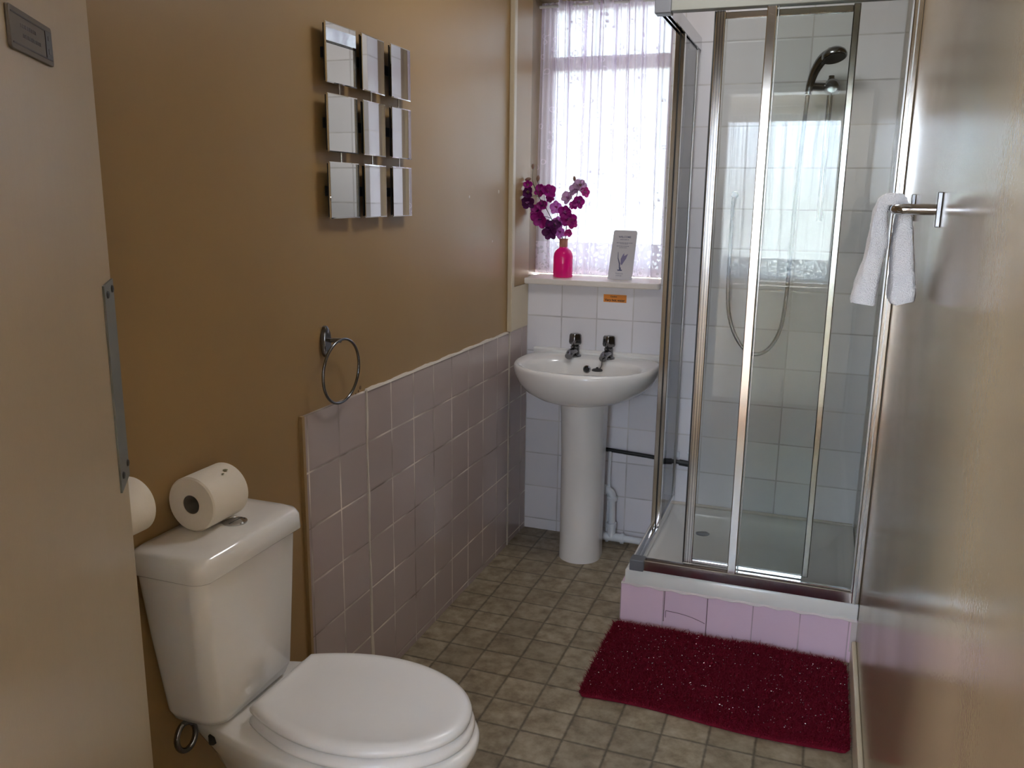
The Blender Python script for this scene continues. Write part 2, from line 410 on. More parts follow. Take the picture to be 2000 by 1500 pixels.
# front wall with doorway
HX = .588; DR = 1.335
bm = nb(); box(bm, -.15, HX-.03, YF-.12, YF, 0, H); box(bm, DR, 1.5, YF-.12, YF, 0, H); box(bm, HX-.03, DR, YF-.12, YF, 2.03, H)
struct(obj('wall_front', bm, cream), 'cream front wall holding the doorway', 'wall')
bm = nb(); box(bm, HX-.03, HX-.005, YF-.13, YF+.01, 0, 2.03); box(bm, DR, DR+.015, YF-.13, YF+.01, 0, 2.03); box(bm, HX-.03, DR, YF-.13, YF+.01, 2.005, 2.03)
struct(obj('trim_1', bm, white_paint), 'door frame around the doorway', 'door frame')

# left wall tiled dado in two panels with an irregular caulked joint
bm = nb(); box(bm, 0, .007, -1.668, -1.372, 0, .905); box(bm, 0, .007, -1.358, -.232, 0, .905)
dado = obj('tile_cladding', bm, left_tile, wl)
bm = nb()
pts = []
for i in range(25):
    z = .905*i/24; wd_ = .0045+.012*max(0, (.35-z)/.35)**1.2+.0015*math.sin(i*2.1)
    yc = -1.364+.004*math.sin(i*.9)*.5
    pts.append([(-.0, yc-wd_, z), (.0085, yc-wd_*.7, z), (.0085, yc+wd_*.7, z), (0, yc+wd_, z)])
loft(bm, pts); obj('joint_filler', bm, sealant, wl, smooth=False)
bm = nb()   # uneven cream filler along the dado top
pts = []
for i in range(60):
    y = -1.36+1.125*i/59; h_ = .002+.0015*math.sin(i*.7)+.002*random.random()
    pts.append([(-.0, y, .903), (.0095, y, .903), (.007, y, .905+h_), (0, y, .906+h_)])
loft(bm, pts); obj('dado_filler', bm, sealant, wl)
bm = nb(); box(bm, 0, .009, -1.679, -1.668, 0, .906); obj('dado_edge_filler', bm, cream, wl)
bm = nb(); box(bm, -.0, .020, -.238, -.208, .909, H-.001)
struct(obj('trim_2', bm, trim_paint, bev=.003), 'cream vertical batten at the far end of the left wall', 'batten')
bm = nb(); box(bm, 0, .0095, -.2255, -.2215, 0, .903); obj('joint_filler', bm, sealant, wl)
bm = nb(); box(bm, .0, .006, -.2215, -.206, .001, .905); obj('tile_strip', bm, left_tile, wl)
bm = nb(); box(bm, .0, .006, -.206, -.001, .905, 1.08); obj('boxing_panel', bm, trim_paint, wl)
bm = nb(); box(bm, 0, .0045, -1.357, -.24, 0, .006)
struct(obj('trim_3', bm, dark_rubber), 'dark gap line along foot of the left wall', 'floor edge')
bm = nb(); box(bm, XR-.014, XR, YF, -.735, 0, .095); struct(obj('baseboard_right', bm, trim_paint, bev=.004), 'narrow cream skirting at foot of the right wall', 'skirting')
bm = nb(); box(bm, 0, .014, YF, -1.68, 0, .07); struct(obj('baseboard_left', bm, trim_paint, bev=.004), 'cream skirting at foot of left wall behind toilet', 'skirting')
# small chips and stains on the walls
stain_m = mat('brown_stain', (.16, .09, .04), .7)
bm = nb()
for y, z, s in ((-1.385, .918, .006), (-1.395, .910, .004), (-1.41, .906, .003)):
    lathe(bm, [(s, 0), (s*.6, .0012)], (.0005, y, z), 'x', 9, True, True)
obj('stain', bm, stain_m, wl)
bm = nb()
for y, z, s in ((-.34, 1.45, .007), (-.62, 1.43, .005), (-.40, 1.27, .004)): lathe(bm, [(s, 0), (s*.5, .0008)], (0, y, z), 'x', 9)
obj('scuff', bm, trim_paint, wl)

# fill lamp added to brighten the bathroom, unseen above the frame
lm = thing('added_fill_lamp', (.78, -.98, H), 'round frosted fill lamp added on the ceiling to brighten the bathroom, out of frame', 'added fill lamp')
bm = nb(); lathe(bm, [(.19, 0), (.20, -.006), (.20, -.022), (.185, -.028)], (.78, -.98, H), 'z', 40); obj('fill_lamp_base', bm, mat('fill_lamp_white', (.8, .8, .8), .4), lm, smooth='auto')
glow = mat('fill_lamp_glass', (.9, .9, .9), .4); B(glow).inputs['Emission Color'].default_value = (.97, .98, 1, 1); B(glow).inputs['Emission Strength'].default_value = 5.0
bm = nb(); lathe(bm, [(.195, -.020), (.197, -.035), (.180, -.060), (.13, -.080), (.06, -.090), (.002, -.092)], (.78, -.98, H), 'z', 40, False); obj('diffuser', bm, glow, lm, smooth='auto')

# ------------------------------------------------------------------ landing behind the camera, reflected in glass and mirror
YW = -4.30
bm = nb(); box(bm, -1.2, 2.3, YW-.2, YF-.15, -.05, 0); struct(obj('floor_landing', bm, mat('landing_carpet', (.20, .13, .09), .95)), 'brown carpet of the landing', 'floor')
bm = nb(); box(bm, -1.2, 2.3, YW-.2, YF-.12, H, H+.08); struct(obj('ceiling_landing', bm, ceil_paint), 'landing ceiling', 'ceiling')
bm = nb(); box(bm, -1.3, -1.2, YW-.2, YF-.12, 0, H); box(bm, 2.3, 2.4, YW-.2, YF-.12, 0, H); box(bm, -1.2, -.15, YF-.24, YF-.12, 0, H); box(bm, 1.5, 2.3, YF-.24, YF-.12, 0, H)
struct(obj('wall_landing', bm, land_paint), 'landing side walls', 'wall')
bm = nb(); box(bm, -.06, .02, YW-.12, YW, 0, H); box(bm, -1.2, -1.16, YW-.12, YW, 0, H); box(bm, 1.24, 2.3, YW-.12, YW, 0, H); box(bm, -1.16, -.06, YW-.12, YW, 0, .10); box(bm, -1.16, -.06, YW-.12, YW, 2.25, H); box(bm, .02, 1.24, YW-.12, YW, 0, .84); box(bm, .02, 1.24, YW-.12, YW, 2.0, H)
struct(obj('wall_landing_window', bm, land_paint), 'landing wall holding the second window', 'wall')

def curtain(name, x0, x1, y, z0, z1, amp, nf, m, seedv, parent=None, slant=.02, nx=420, nz=40):
    r = random.Random(seedv); ph = [r.random()*6.28 for _ in range(6)]
    me = bpy.data.meshes.new(name); V = []; F = []; UVs = []
    for j in range(nz+1):
        t = j/nz; z = z0+(z1-z0)*t
        for i in range(nx+1):
            s = i/nx; g = .62+.38*(1-t)          # fuller folds toward the gathered head
            q = s + .012*math.sin(5*s+ph[0]+2*t) + .010*math.sin(13*s+ph[1]+t)
            f = 1.6*math.sin(2*PI*nf*.42*q+ph[5]) + math.sin(2*PI*nf*q+ph[2]) + .5*math.sin(2*PI*nf*2.3*q+ph[3]+.8*t) + (.25+.7*t)*math.sin(2*PI*nf*3.7*q+ph[4]+1.5*t)
            a = amp*(.55+.45*math.sin(3.1*s+ph[5])**2)*(.7+.5*t)
            x = x0+(x1-x0)*s + slant*(1-t)*math.sin(PI*s)*.6*math.sin(2*PI*s*1.5+.4) + amp*.5*math.cos(2*PI*nf*q+ph[2])
            V.append((x, y+a*f*.6, z)); UVs.append(((x1-x0)*s*1.5, z))
    for j in range(nz):
        for i in range(nx): a = j*(nx+1)+i; F.append((a, a+1, a+nx+2, a+nx+1))
    me.from_pydata(V, [], F); uvl = me.uv_layers.new(name='UVMap')
    for p in me.polygons:
        p.use_smooth = True
        for li, vi in zip(p.loop_indices, p.vertices): uvl.data[li].uv = UVs[vi]
    o = bpy.data.objects.new(name, me); C.objects.link(o); me.materials.append(m)
    return o

def window(name, x0, x1, y0, z0, z1, zt, fl, fr, label, sill_y0, sill_y1, sx0, sx1, sz):
    t = bpy.data.objects.new(name, None); C.objects.link(t); t.location = (x0, y0, z0); struct(t, label, 'window')
    bm = nb(); d = .045
    box(bm, x0, x0+fl, y0, y0+d, z0, z1); box(bm, x1-fr, x1, y0, y0+d, z0, z1)
    box(bm, x0+fl, x1-fr, y0, y0+d, z0, z0+.04); box(bm, x0+fl, x1-fr, y0, y0+d, z1-.035, z1)
    if zt: box(bm, x0+fl, x1-fr, y0-.004, y0+d, zt, zt+.055)
    obj('window_frame', bm, white_paint, t, bev=.004)
    bm = nb(); box(bm, x0+fl-.005, x1-fr+.005, y0+.02, y0+.024, z0+.035, z1-.03); obj('pane', bm, {'window_1': obscured_glass, 'window_2': landing_glass}.get(name, window_glass), t)
    bm = nb(); prism(bm, rrect((sx0+sx1)/2, (sill_y0+sill_y1)/2, (sx1-sx0)/2, (sill_y1-sill_y0)/2, .012), 'z', sz-.024, sz)
    obj('window_sill', bm, white_paint, t, bev=.005)
    return t
window('window_1', -.02, .56, .205, 1.105, 2.215, 1.945, .050, .045, 'white framed window over the basin, bright daylight behind it', -.032, .21, -.012, .5615, 1.105)
t2 = window('window_2', .02, 1.24, YW-.10, .86, 2.0, None, .05, .05, 'window on the landing behind the camera', YW-.06, YW+.075, .0, 1.26, .875)

window('added_light_glazing', -1.16, -.06, YW-.10, .10, 2.25, None, .05, .05, 'tall glazed opening added on the landing to let in more light, out of sight of the camera', YW-.08, YW+.01, -1.16, -.06, .10)  # invented opening, added to light the shower side and right wall

cu = curtain('lace_curtain', -.012, .553, .165, 1.112, 2.205, .017, 9, lace, 3)
tag(cu, 'white sheer lace net curtain hanging in the bright window recess above the basin', 'curtain')
cu2 = curtain('lace_curtain', -.02, 1.215, YW+.02, .89, 2.0, .016, 13, lace2, 11, slant=.01)
tag(cu2, 'lace net curtain of the landing window, seen only as a reflection in the shower glass', 'curtain')
bm = nb(); tube(bm, [(-.0205, .165, 2.19), (.56, .165, 2.19)], .006); tag(obj('curtain_rail', bm, curtain_rail_m, smooth='auto'), 'thin white curtain wire at the top of the window recess', 'curtain rail')
bm = nb(); box(bm, -.04, 1.225, YW, YW+.03, 2.055, 2.075); box(bm, -.04, 1.225, YW, YW+.045, 2.005, 2.03)
tag(obj('curtain_rail', bm, curtain_rail_m), 'white double curtain track above the landing window', 'curtain rail')

# ------------------------------------------------------------------ the open door
dd = Vector((-.539, .842, 0)).normalized(); DL = .831
door = bpy.data.objects.new('door_1', None); C.objects.link(door); door.location = (HX, YF, 0)
door.rotation_euler = (0, 0, math.atan2(dd.y, dd.x)); struct(door, 'cream gloss door standing open on the left', 'door')
# local frame: x along the leaf from the hinge, face toward the room is y = 0 (negative side)
bm = nb(); box(bm, 0, DL, .0, .036, .012, 2.0); obj('door_leaf', bm, door_paint, door, local=True, bev=.002)
sc_ = lambda z: 1.4307+.97*(z-1.4307)
bm = nb(); x0, x1 = DL-.058, DL-.0005
loft(bm, [[(x0, -.003, sc_(.963)), (x1, -.003, sc_(.975)), (x1, -.003, sc_(1.298)), (x0, -.003, sc_(1.292))],
          [(x0, .0, sc_(.963)), (x1, .0, sc_(.975)), (x1, .0, sc_(1.298)), (x0, .0, sc_(1.292))]])
pl = obj('latch_plate', bm, mat('grey_steel_plate', (.20, .20, .18), .55, .3), door, local=True); pl['label'] = 'long grey steel strip with four dark screws'
for sx, sz in ((x0+.016, 1.277), (x1-.012, 1.283), (x0+.014, .988), (x1-.010, .998)):
    bm = nb(); lathe(bm, [(.006, 0), (.005, -.0022), (.001, -.003)], (sx, -.003, sc_(sz)), 'y', 14)
    obj('screw', bm, dark_rubber, pl, local=True, smooth='auto')
s0, s1 = .47, .622; z0, z1 = sc_(1.583), sc_(1.629)
bm = nb(); prism(bm, rrect((s0+s1)/2, (z0+z1)/2, (s1-s0)/2, (z1-z0)/2, .004), 'y', -.004, 0); sg = obj('sign_plate', bm, mat('grey_sign_plate', (.16, .135, .115), .6, 0, spec=.2), door, local=True, bev=.001)
sg['label'] = 'small rectangular grey plastic sign with a dark band at its right end'
bm = nb(); box(bm, s0+.006, s1-.006, -.0046, -.004, z1-.0075, z1-.006); box(bm, s0+.006, s1-.006, -.0046, -.004, z0+.006, z0+.0075); obj('sign_border', bm, mat('sign_dark', (.03, .02, .015), .5), sg, local=True)
bm = nb(); box(bm, s1-.029, s1-.006, -.0048, -.004, z0+.007, z1-.007); obj('sign_band', bm, mat('sign_band_dark', (.018, .012, .009), .4), sg, local=True)
ink_s = mat('sign_ink', (.075, .062, .055), .5)
bm = nb()   # two faint, unreadable engraved words
for zc, xa, xb, hh in (((z0+z1)/2+.006, .505, .560, .0022), ((z0+z1)/2-.004, .512, .572, .0022)):
    x = xa
    while x < xb:
        wq = .002+.003*random.random(); box(bm, x, x+wq, -.0045, -.004, zc-hh, zc+hh*(.6+.4*random.random())); x += wq+.0015
obj('sign_lettering', bm, ink_s, sg, local=True)
bm = nb()   # lock pictogram on the band
box(bm, s1-.021, s1-.013, -.0053, -.0048, z0+.012, z0+.018); box(bm, s1-.020, s1-.0145, -.0053, -.0048, z1-.017, z1-.012)
obj('sign_pictogram', bm, mat('sign_grey', (.09, .08, .075), .5), sg, local=True)

# ------------------------------------------------------------------ shower
XC = .645; YS = -.70; ZT = .205                      # corner of the enclosure, tray top
bm = nb()
box(bm, .600, XR, -.700, -.0, 0, .1455)
pln = tag(obj('shower_plinth', bm, plinth_tile), 'low pink square-tiled plinth under the shower tray', 'plinth')
bm = nb()  # cracked, patched piece in the second tile
crack = mat('grout_dark', (.16, .09, .10), .8)
arc = [(.757, .070), (.80, .068), (.84, .062), (.875, .052), (.888, .047)]
tube(bm, [(x, -.7003, z) for x, z in spline([(a, b, 0) for a, b in arc], 5) and [(p.x, p.y) for p in spline([(a, b, 0) for a, b in arc], 5)]], .0011, 6)
tube(bm, [(.751, -.7003, .145), (.7505, -.7003, .03)], .0012, 6); tube(bm, [(.757, -.7003, .07), (.757, -.7003, .045)], .0009, 6); tube(bm, [(.893, -.7003, .145), (.893, -.7003, .0)], .0013, 6)
obj('crack', bm, crack, pln)
bm = nb(); pts = []
for i in range(70):
    x = .601+.752*i/69; e = .0025*math.sin(i*.9)+.002*random.random()
    pts.append([(x, -.7, .140+e), (x, -.7035, .1425+e), (x, -.700, .150), (x, -.695, .150)])
loft(bm, pts); box(bm, 1.338, XR, -.7035, -.69, .04, .143); obj('sealant_bead', bm, mat('pinkish_sealant', (.62, .54, .52), .5), pln)

tray = thing('shower_tray', (.62, -.70, .146), 'off-white acrylic shower tray with recessed basin, on the pink tiled plinth', 'shower tray')
bm = nb()
x0, x1, y0, y1 = .612, XR-.001, -.7, -.001
def rect(xa, xb, ya, yb, z, r=.02): return [(p[0], p[1], z) for p in rrect((xa+xb)/2, (ya+yb)/2, (xb-xa)/2, (yb-ya)/2, r, 5)]
loft(bm, [rect(x0, x1, y0, y1, .146, .004), rect(x0, x1, y0, y1, .194, .004), rect(x0+.004, x1-.001, y0+.004, y1-.001, .200, .006),
          rect(x0+.06, x1-.05, y0+.06, y1-.05, .200, .05), rect(x0+.075, x1-.062, y0+.075, y1-.062, .188, .05), rect(x0+.11, x1-.09, y0+.11, y1-.09, .155, .05), rect(x0+.2, x1-.2, y0+.2, y1-.2, .1475, .05)])
obj('tray_body', bm, tray_mat, tray, smooth='auto', angle=50)
bm = nb(); lathe(bm, [(.03, 0), (.03, .003), (.022, .004), (.0, .004)], (.80, -.16, .1475), 'z', 24); obj('drain', bm, dark_chrome, tray, smooth='auto')
bm = nb(); tube(bm, [(.655, -.004, .205), (1.35, -.004, .205)], .007, 8); obj('sealant_bead', bm, sealant, tray, smooth='auto')

en = thing('shower_enclosure', (XC, YS, .2), 'silver framed corner-entry shower enclosure with sliding glass doors, right of the basin', 'shower enclosure')
ZB, ZH0, ZH1 = .203, 1.968, 2.012
# bottom rails
bm = nb(); prism(bm, [(-.7025, ZB), (-.7025, .237), (-.700, .2395), (-.694, .231), (-.655, .224), (-.655, ZB)], 'x', .676, 1.338); obj('bottom_rail', bm, rail_m, en)
bm = nb(); box(bm, .676, 1.334, -.680, -.676, .224, .2405); obj('track', bm, chrome, en)
bm = nb(); box(bm, .634, .664, -.672, -.004, ZB, .232); obj('bottom_rail', bm, alu, en, bev=.002)
bm = nb(); box(bm, .642, .647, -.67, -.36, .2325, .240); box(bm, .655, .659, -.67, -.36, .2325, .238); obj('track', bm, chrome, en)
# corner blocks and header rails
bm = nb(); box(bm, .628, .676, -.712, -.664, ZB-.002, .240); obj('corner_block', bm, grey_plastic, en, bev=.003)
bm = nb(); box(bm, .628, .676, -.712, -.664, ZH0-.004, ZH1+.012); obj('corner_block', bm, grey_plastic, en, bev=.003)
hdr = mat('header_aluminium', (.22, .215, .185), .5, .2)
bm = nb(); box(bm, .676, XR-.008, -.706, -.668, ZH0+.002, ZH1+.012); obj('header_rail', bm, hdr, en, bev=.002)
bm = nb(); box(bm, .634, .640, -.664, -.005, ZH0, ZH1); box(bm, .640, .668, -.664, -.005, ZH1-.006, ZH1); box(bm, .650, .654, -.664, -.005, ZH0, ZH1-.006); box(bm, .664, .668, -.664, -.005, ZH0, ZH1-.006)
obj('header_rail', bm, chrome, en)
# wall posts
bm = nb(); box(bm, 1.330, XR-.001, -.704, -.668, ZB, ZH1); pf = obj('wall_post', bm, alu, en, bev=.003)
bm = nb(); box(bm, 1.326, 1.331, -.698, -.676, ZB+.035, ZH0); box(bm, 1.3395, 1.3425, -.7065, -.704, ZB, ZH1); obj('post_groove', bm, alu_b, pf)
bm = nb(); box(bm, .636, .662, -.026, -.001, ZB, .370); box(bm, .636, .662, -.026, -.001, .400, ZH1); obj('wall_post', bm, alu_b, en, bev=.003)
def stile(x0, x1, y0, y1, z0, z1, parent, m=alu, name='stile'):
    bm = nb(); box(bm, x0, x1, y0, y1, z0, z1); o = obj(name, bm, m, parent, bev=.0025)
    return o
# front: fixed pane (outer track) and sliding door (inner track, pushed open to the right)
fp = obj('fixed_panel', box(nb(), .965, 1.332, -.693, -.688, .240, ZH0+.004), shower_glass, en)
stile(.948, .975, -.699, -.682, .232, ZH0+.004, fp)
bm = nb(); box(bm, .9785, .9805, -.697, -.684, .24, ZH0); obj('seal_strip', bm, alu_b, fp)
bm = nb(); box(bm, .975, 1.332, -.696, -.685, .2405, .2455); obj('pane_bead', bm, alu, fp)
sd = obj('sliding_door', box(nb(), .822, 1.19, -.6725, -.6675, .252, ZH0-.004), shower_glass, en)
stile(.803, .831, -.679, -.661, .243, ZH0, sd)
bm = nb(); box(bm, .799, .803, -.676, -.664, .243, ZH0); obj('door_seal', bm, dark_rubber, sd)
bm = nb()
for k in range(3): box(bm, .808+k*.008, .8095+k*.008, -.6805, -.679, .245, ZH0)
obj('stile_groove', bm, dark_chrome, sd)
stile(1.178, 1.197, -.679, -.661, .256, ZH0, sd)
bm = nb(); box(bm, .831, 1.178, -.677, -.663, ZH0-.022, ZH0-.004); obj('top_bar', bm, alu, sd, bev=.002)
bm = nb(); box(bm, .831, 1.178, -.677, -.663, .243, .258); obj('bottom_bar', bm, alu, sd, bev=.002)
# side: fixed pane toward the back wall with the sliding door behind it
fs = obj('fixed_panel', box(nb(), .6405, .6455, -.36, -.012, .236, ZH0+.004), side_glass, en)
stile(.634, .651, -.372, -.350, .233, ZH0+.004, fs, alu)
ss = obj('sliding_door', box(nb(), .6555, .6605, -.352, -.03, .240, ZH0), side_glass, en)
stile(.652, .667, -.372, -.348, .235, ZH0, ss, alu)
bm = nb(); box(bm, .651, .6535, -.378, -.346, .235, ZH0); obj('door_seal', bm, dark_rubber, ss)
stile(.653, .665, -.045, -.028, .235, ZH0, ss, alu_b)
bm = nb(); box(bm, .652, .666, -.35, -.04, .235, .250); obj('bottom_bar', bm, alu, ss, bev=.002)

# shower fittings
sh = thing('shower_set', (1.13, 0, 1.2), 'chrome hand shower on a slide rail with looped hose, inside the shower', 'shower set')
bm = nb(); tube(bm, [(1.130, -.045, 1.36), (1.130, -.045, 1.86)], .010, 16); rl = obj('slide_rail', bm, dark_chrome, sh, smooth='auto')
for z in (1.375, 1.845):
    bm = nb(); tube(bm, [(1.13, -.001, z), (1.13, -.045, z)], .012, 14); obj('rail_bracket', bm, dark_chrome, rl, smooth='auto')
bm = nb()
tube(bm, [(1.066, -.085, 1.822), (1.125, -.070, 1.820)], .014, 14); lathe(bm, [(.001, -.012), (.020, -.010), (.027, 0), (.027, .05), (.018, .055)], (1.135, -.09, 1.818), 'y', 24)
obj('slider_holder', bm, dark_chrome, sh, smooth='auto')
bm = nb(); pts = spline([(1.058, -.088, 1.795), (1.063, -.092, 1.83), (1.075, -.105, 1.870), (1.098, -.125, 1.905), (1.125, -.145, 1.918)], 6)
n_ = len(pts); tube(bm, pts, [.012+.010*(i/(n_-1))**1.5 for i in range(n_)], 16)
hs = obj('handset', bm, dark_chrome, sh, smooth='auto')
bm = nb(); hc = Vector((1.135, -.155, 1.903)); hd = Vector((.22, -.30, -.93)).normalized()
ref = Vector((1, 0, 0)); e1 = (ref-hd*ref.dot(hd)).normalized(); e2 = hd.cross(e1)
loft(bm, [[hc-hd*a+(e1*math.cos(2*PI*k/28)+e2*math.sin(2*PI*k/28))*rad for k in range(28)] for rad, a in ((.008, .030), (.028, .027), (.039, .016), (.042, .004), (.040, -.002))])
hd_o = obj('shower_head', bm, dark_chrome, hs, smooth='auto')
bm = nb(); loft(bm, [[hc+hd*a+(e1*math.cos(2*PI*k/28)+e2*math.sin(2*PI*k/28))*rad for k in range(28)] for rad, a in ((.036, .002), (.035, .0045))])
obj('spray_face', bm, black_plastic, hs)
bm = nb()
hp = spline([(1.057, -.088, 1.792), (1.053, -.085, 1.70), (1.046, -.08, 1.50), (1.042, -.07, 1.25), (1.039, -.065, 1.08), (1.028, -.062, .965), (.998, -.06, .892), (.955, -.06, .860), (.912, -.06, .868), (.868, -.06, .92), (.838, -.06, 1.00), (.827, -.06, 1.10), (.824, -.055, 1.25), (.823, -.05, 1.40), (.823, -.035, 1.44)], 10)
tube(bm, hp, [.0068+.0006*(i % 2) for i in range(len(hp))], 10)
obj('hose', bm, mat('hose_chrome', (.20, .20, .21), .30, 1.0), sh, smooth=True)
bm = nb(); tube(bm, [(.823, -.001, 1.45), (.823, -.04, 1.45)], .009, 16); lathe(bm, [(.0135, 0), (.0135, -.004), (.010, -.006)], (.823, -.001, 1.45), 'y', 24)
obj('wall_outlet', bm, dark_chrome, sh, smooth='auto')

# ------------------------------------------------------------------ basin
bx = .318
ped = thing('pedestal_basin', (bx, -.2, 0), 'white ceramic wash basin on a tall pedestal, under the window', 'basin')
NB = 72
def basin_ring(s, z, inset=0.0, yfront=.31, sy=None, shift=0):
    out = []
    for k in range(NB):
        a = 2*PI*k/NB; c, q = math.cos(a), math.sin(a)
        if q < 0:
            e = 2.25; x = .284*math.copysign(abs(c)**(2/e), c); y = -yfront*abs(q)**(2/e)
        else:
            e = 3.4; x = (.284-.024*q)*math.copysign(abs(c)**(2/e), c); y = .165*abs(q)**(2/e)
        out.append((bx+x*s, -.167+shift+y*(sy if sy else s), z))
    return out
def hole(s, z, sy=None, dy=0):
    out = []
    for k in range(NB):
        a = 2*PI*k/NB; c, q = math.cos(a), math.sin(a); e = 2.5
        out.append((bx+.228*s*math.copysign(abs(c)**(2/e), c), -.272+dy+.152*(sy or s)*math.copysign(abs(q)**(2/e), q), z))
    return out
bm = nb()
def clampw(r): return [(x, min(y, -.002), z) for x, y, z in r]
outer = [basin_ring(.36, .662, sy=.55, shift=-.02), basin_ring(.50, .668, sy=.70, shift=-.01), basin_ring(.68, .680, sy=.83), basin_ring(.83, .702, sy=.92), basin_ring(.93, .732, sy=.97),
         basin_ring(.985, .765, sy=.995), basin_ring(1.0, .788), basin_ring(.995, .797), basin_ring(.975, .802, sy=.98), basin_ring(.95, .803, sy=.955)]
inner = [hole(1.05, .800), hole(1.0, .795), hole(.965, .780), hole(.90, .745, dy=.004), hole(.75, .700, dy=.01), hole(.45, .672, dy=.02), hole(.1, .665, dy=.03)]
loft(bm, [clampw(r) for r in outer]+inner)
bs = obj('basin_bowl', bm, ceramic, ped, smooth='auto', angle=60)
bm = nb(); pts = []
for i in range(12):
    x = .045+(.59-.045)*i/11; pts.append([(x, -.001, .79), (x, -.030, .79), (x, -.030, .812), (x, -.024, .817), (x, -.001, .818)])
loft(bm, pts); obj('back_lip', bm, ceramic, ped, smooth='auto')
def ped_ring(z, hw, fr):
    out = []
    for k in range(33):
        a = PI*k/32; out.append((bx+.008+hw*math.cos(a+PI)-.005, fr+hw*1.0-hw*1.0*math.sin(a), z))
    out += [(bx+.003+hw*.96, -.160, z), (bx+.003-hw*.96, -.160, z)]
    return out
bm = nb(); loft(bm, [ped_ring(0, .084, -.300), ped_ring(.02, .084, -.300), ped_ring(.10, .0825, -.300), ped_ring(.45, .0840, -.305), ped_ring(.60, .0865, -.315), ped_ring(.672, .091, -.325)])
obj('pedestal', bm, ceramic, ped, smooth='auto', angle=55)
bm = nb(); lathe(bm, [(.0155, 0), (.0155, -.004), (.011, -.0055), (.009, -.002)], (.305, -.129, .762), 'y', 24, True, False); ov = obj('overflow', bm, dark_chrome, bs, smooth='auto')
bm = nb(); lathe(bm, [(.009, 0), (.008, -.0035)], (.305, -.129, .762), 'y', 16); obj('overflow_hole', bm, black_plastic, bs)
bm = nb(); lathe(bm, [(.024, 0), (.022, .004), (.012, .003)], (bx, -.245, .6655), 'z', 24); obj('waste', bm, chrome, bs, smooth='auto')

def tap(x, lab):
    t = thing('pillar_tap', (x, -.075, .80), lab, 'tap', 'pillar taps on the basin')
    bm = nb(); y = -.075
    lathe(bm, [(.026, 0), (.026, .007), (.019, .011), (.018, .036), (.019, .042), (.015, .047), (.011, .052)], (x, y, .800), 'z', 24)
    tube(bm, spline([(x, y, .822), (x-.002, y-.030, .824), (x-.004, y-.058, .822), (x-.005, y-.078, .812)], 5), [.016]*10+[.0155]*3+[.015]*3, 16)
    obj('tap_body', bm, dark_chrome, t, smooth='auto')
    bm = nb(); prof = [(.013, .047), (.0215, .051), (.0245, .059), (.0225, .088), (.0185, .094), (.006, .096)]
    rings = []
    for rad, h in prof:
        rings.append([(x+rad*(1+.10*math.cos(4*a))*math.cos(a), y+rad*(1+.10*math.cos(4*a))*math.sin(a), .80+h) for a in [2*PI*k/32 for k in range(32)]])
    loft(bm, rings); obj('tap_head', bm, dark_chrome, t, smooth='auto')
    return t
tap(.238, 'chrome pillar tap on the left of the basin')
tap(.378, 'chrome pillar tap on the right of the basin, with the plug chain')
ch = thing('basin_plug', (.372, -.15, .80), 'black rubber plug on a short chain, lying on the basin edge below the right tap', 'plug')
bm = nb(); cp = spline([(.374, -.155, .812), (.373, -.162, .800), (.374, -.170, .790), (.373, -.185, .782), (.368, -.20, .778)], 5)
for i, p in enumerate(cp): lathe(bm, [(.0006, -.0022), (.0022, -.001), (.0022, .001), (.0006, .0022)], p, 'z', 8)
tube(bm, cp, .0008, 6); obj('chain', bm, dark_chrome, ch)
bm = nb(); lathe(bm, [(.021, 0), (.021, .004), (.017, .007), (.006, .009), (.004, .014), (.001, .015)], (.366, -.206, .7745), 'z', 24); obj('plug', bm, dark_rubber, ch, smooth='auto')

# ------------------------------------------------------------------ pipes at the back wall
wp = thing('waste_pipe', (.41, -.05, 0), 'white plastic waste pipe with elbow and tee, beside the pedestal foot', 'pipe')
bm = nb(); e = spline([(.335, -.055, .238), (.375, -.055, .240), (.398, -.055, .236), (.410, -.055, .222), (.412, -.055, .200)], 6)
tube(bm, e, .0165, 16); tube(bm, [(.412, -.055, .205), (.414, -.055, .09)], .0145, 16); wv = obj('pipe_run', bm, pipe_white, wp, smooth='auto')
for a, b, r_ in (((.372, -.055, .240), (.386, -.055, .2395), .0215), ((.412, -.055, .212), (.412, -.055, .198), .0215), ((.414, -.055, .098), (.414, -.055, .080), .021), ((.350, -.055, .2385), (.362, -.055, .239), .0235)):
    bm = nb(); tube(bm, [a, b], r_, 18); obj('collar', bm, pipe_white, wp, smooth='auto')
bm = nb(); tube(bm, [(.414, -.055, .085), (.414, -.055, .035)], .018, 16); tube(bm, [(.345, -.055, .036), (.47, -.055, .034)], .018, 16); obj('tee', bm, pipe_white, wp, smooth='auto')
bm = nb(); tube(bm, [(.465, -.055, .034), (.598, -.055, .032)], .0145, 16); obj('pipe_run', bm, pipe_white, wp, smooth='auto')
bm = nb(); tube(bm, [(.455, -.055, .034), (.468, -.055, .034)], .022, 18); obj('collar', bm, pipe_white, wp, smooth='auto')
bm = nb(); tube(bm, [(.388, -.025, .0), (.388, -.025, .40)], .0075, 12); tag(obj('supply_pipe', bm, pipe_white, smooth='auto'), 'thin white supply pipe rising behind the basin pedestal', 'pipe')
bp = thing('black_pipe', (.5, -.03, .39), 'thin black pipe running along the tiles behind basin pedestal and shower', 'pipe')
bm = nb(); tube(bm, [(.30, -.022, .409), (.55, -.022, .396), (.745, -.022, .380)], .0085, 12); obj('pipe_run', bm, black_plastic, bp, smooth='auto')
bm = nb(); tube(bm, [(.676, -.022, .3855), (.745, -.022, .380)], .0125, 12); obj('pipe_joint', bm, black_plastic, bp, smooth='auto')
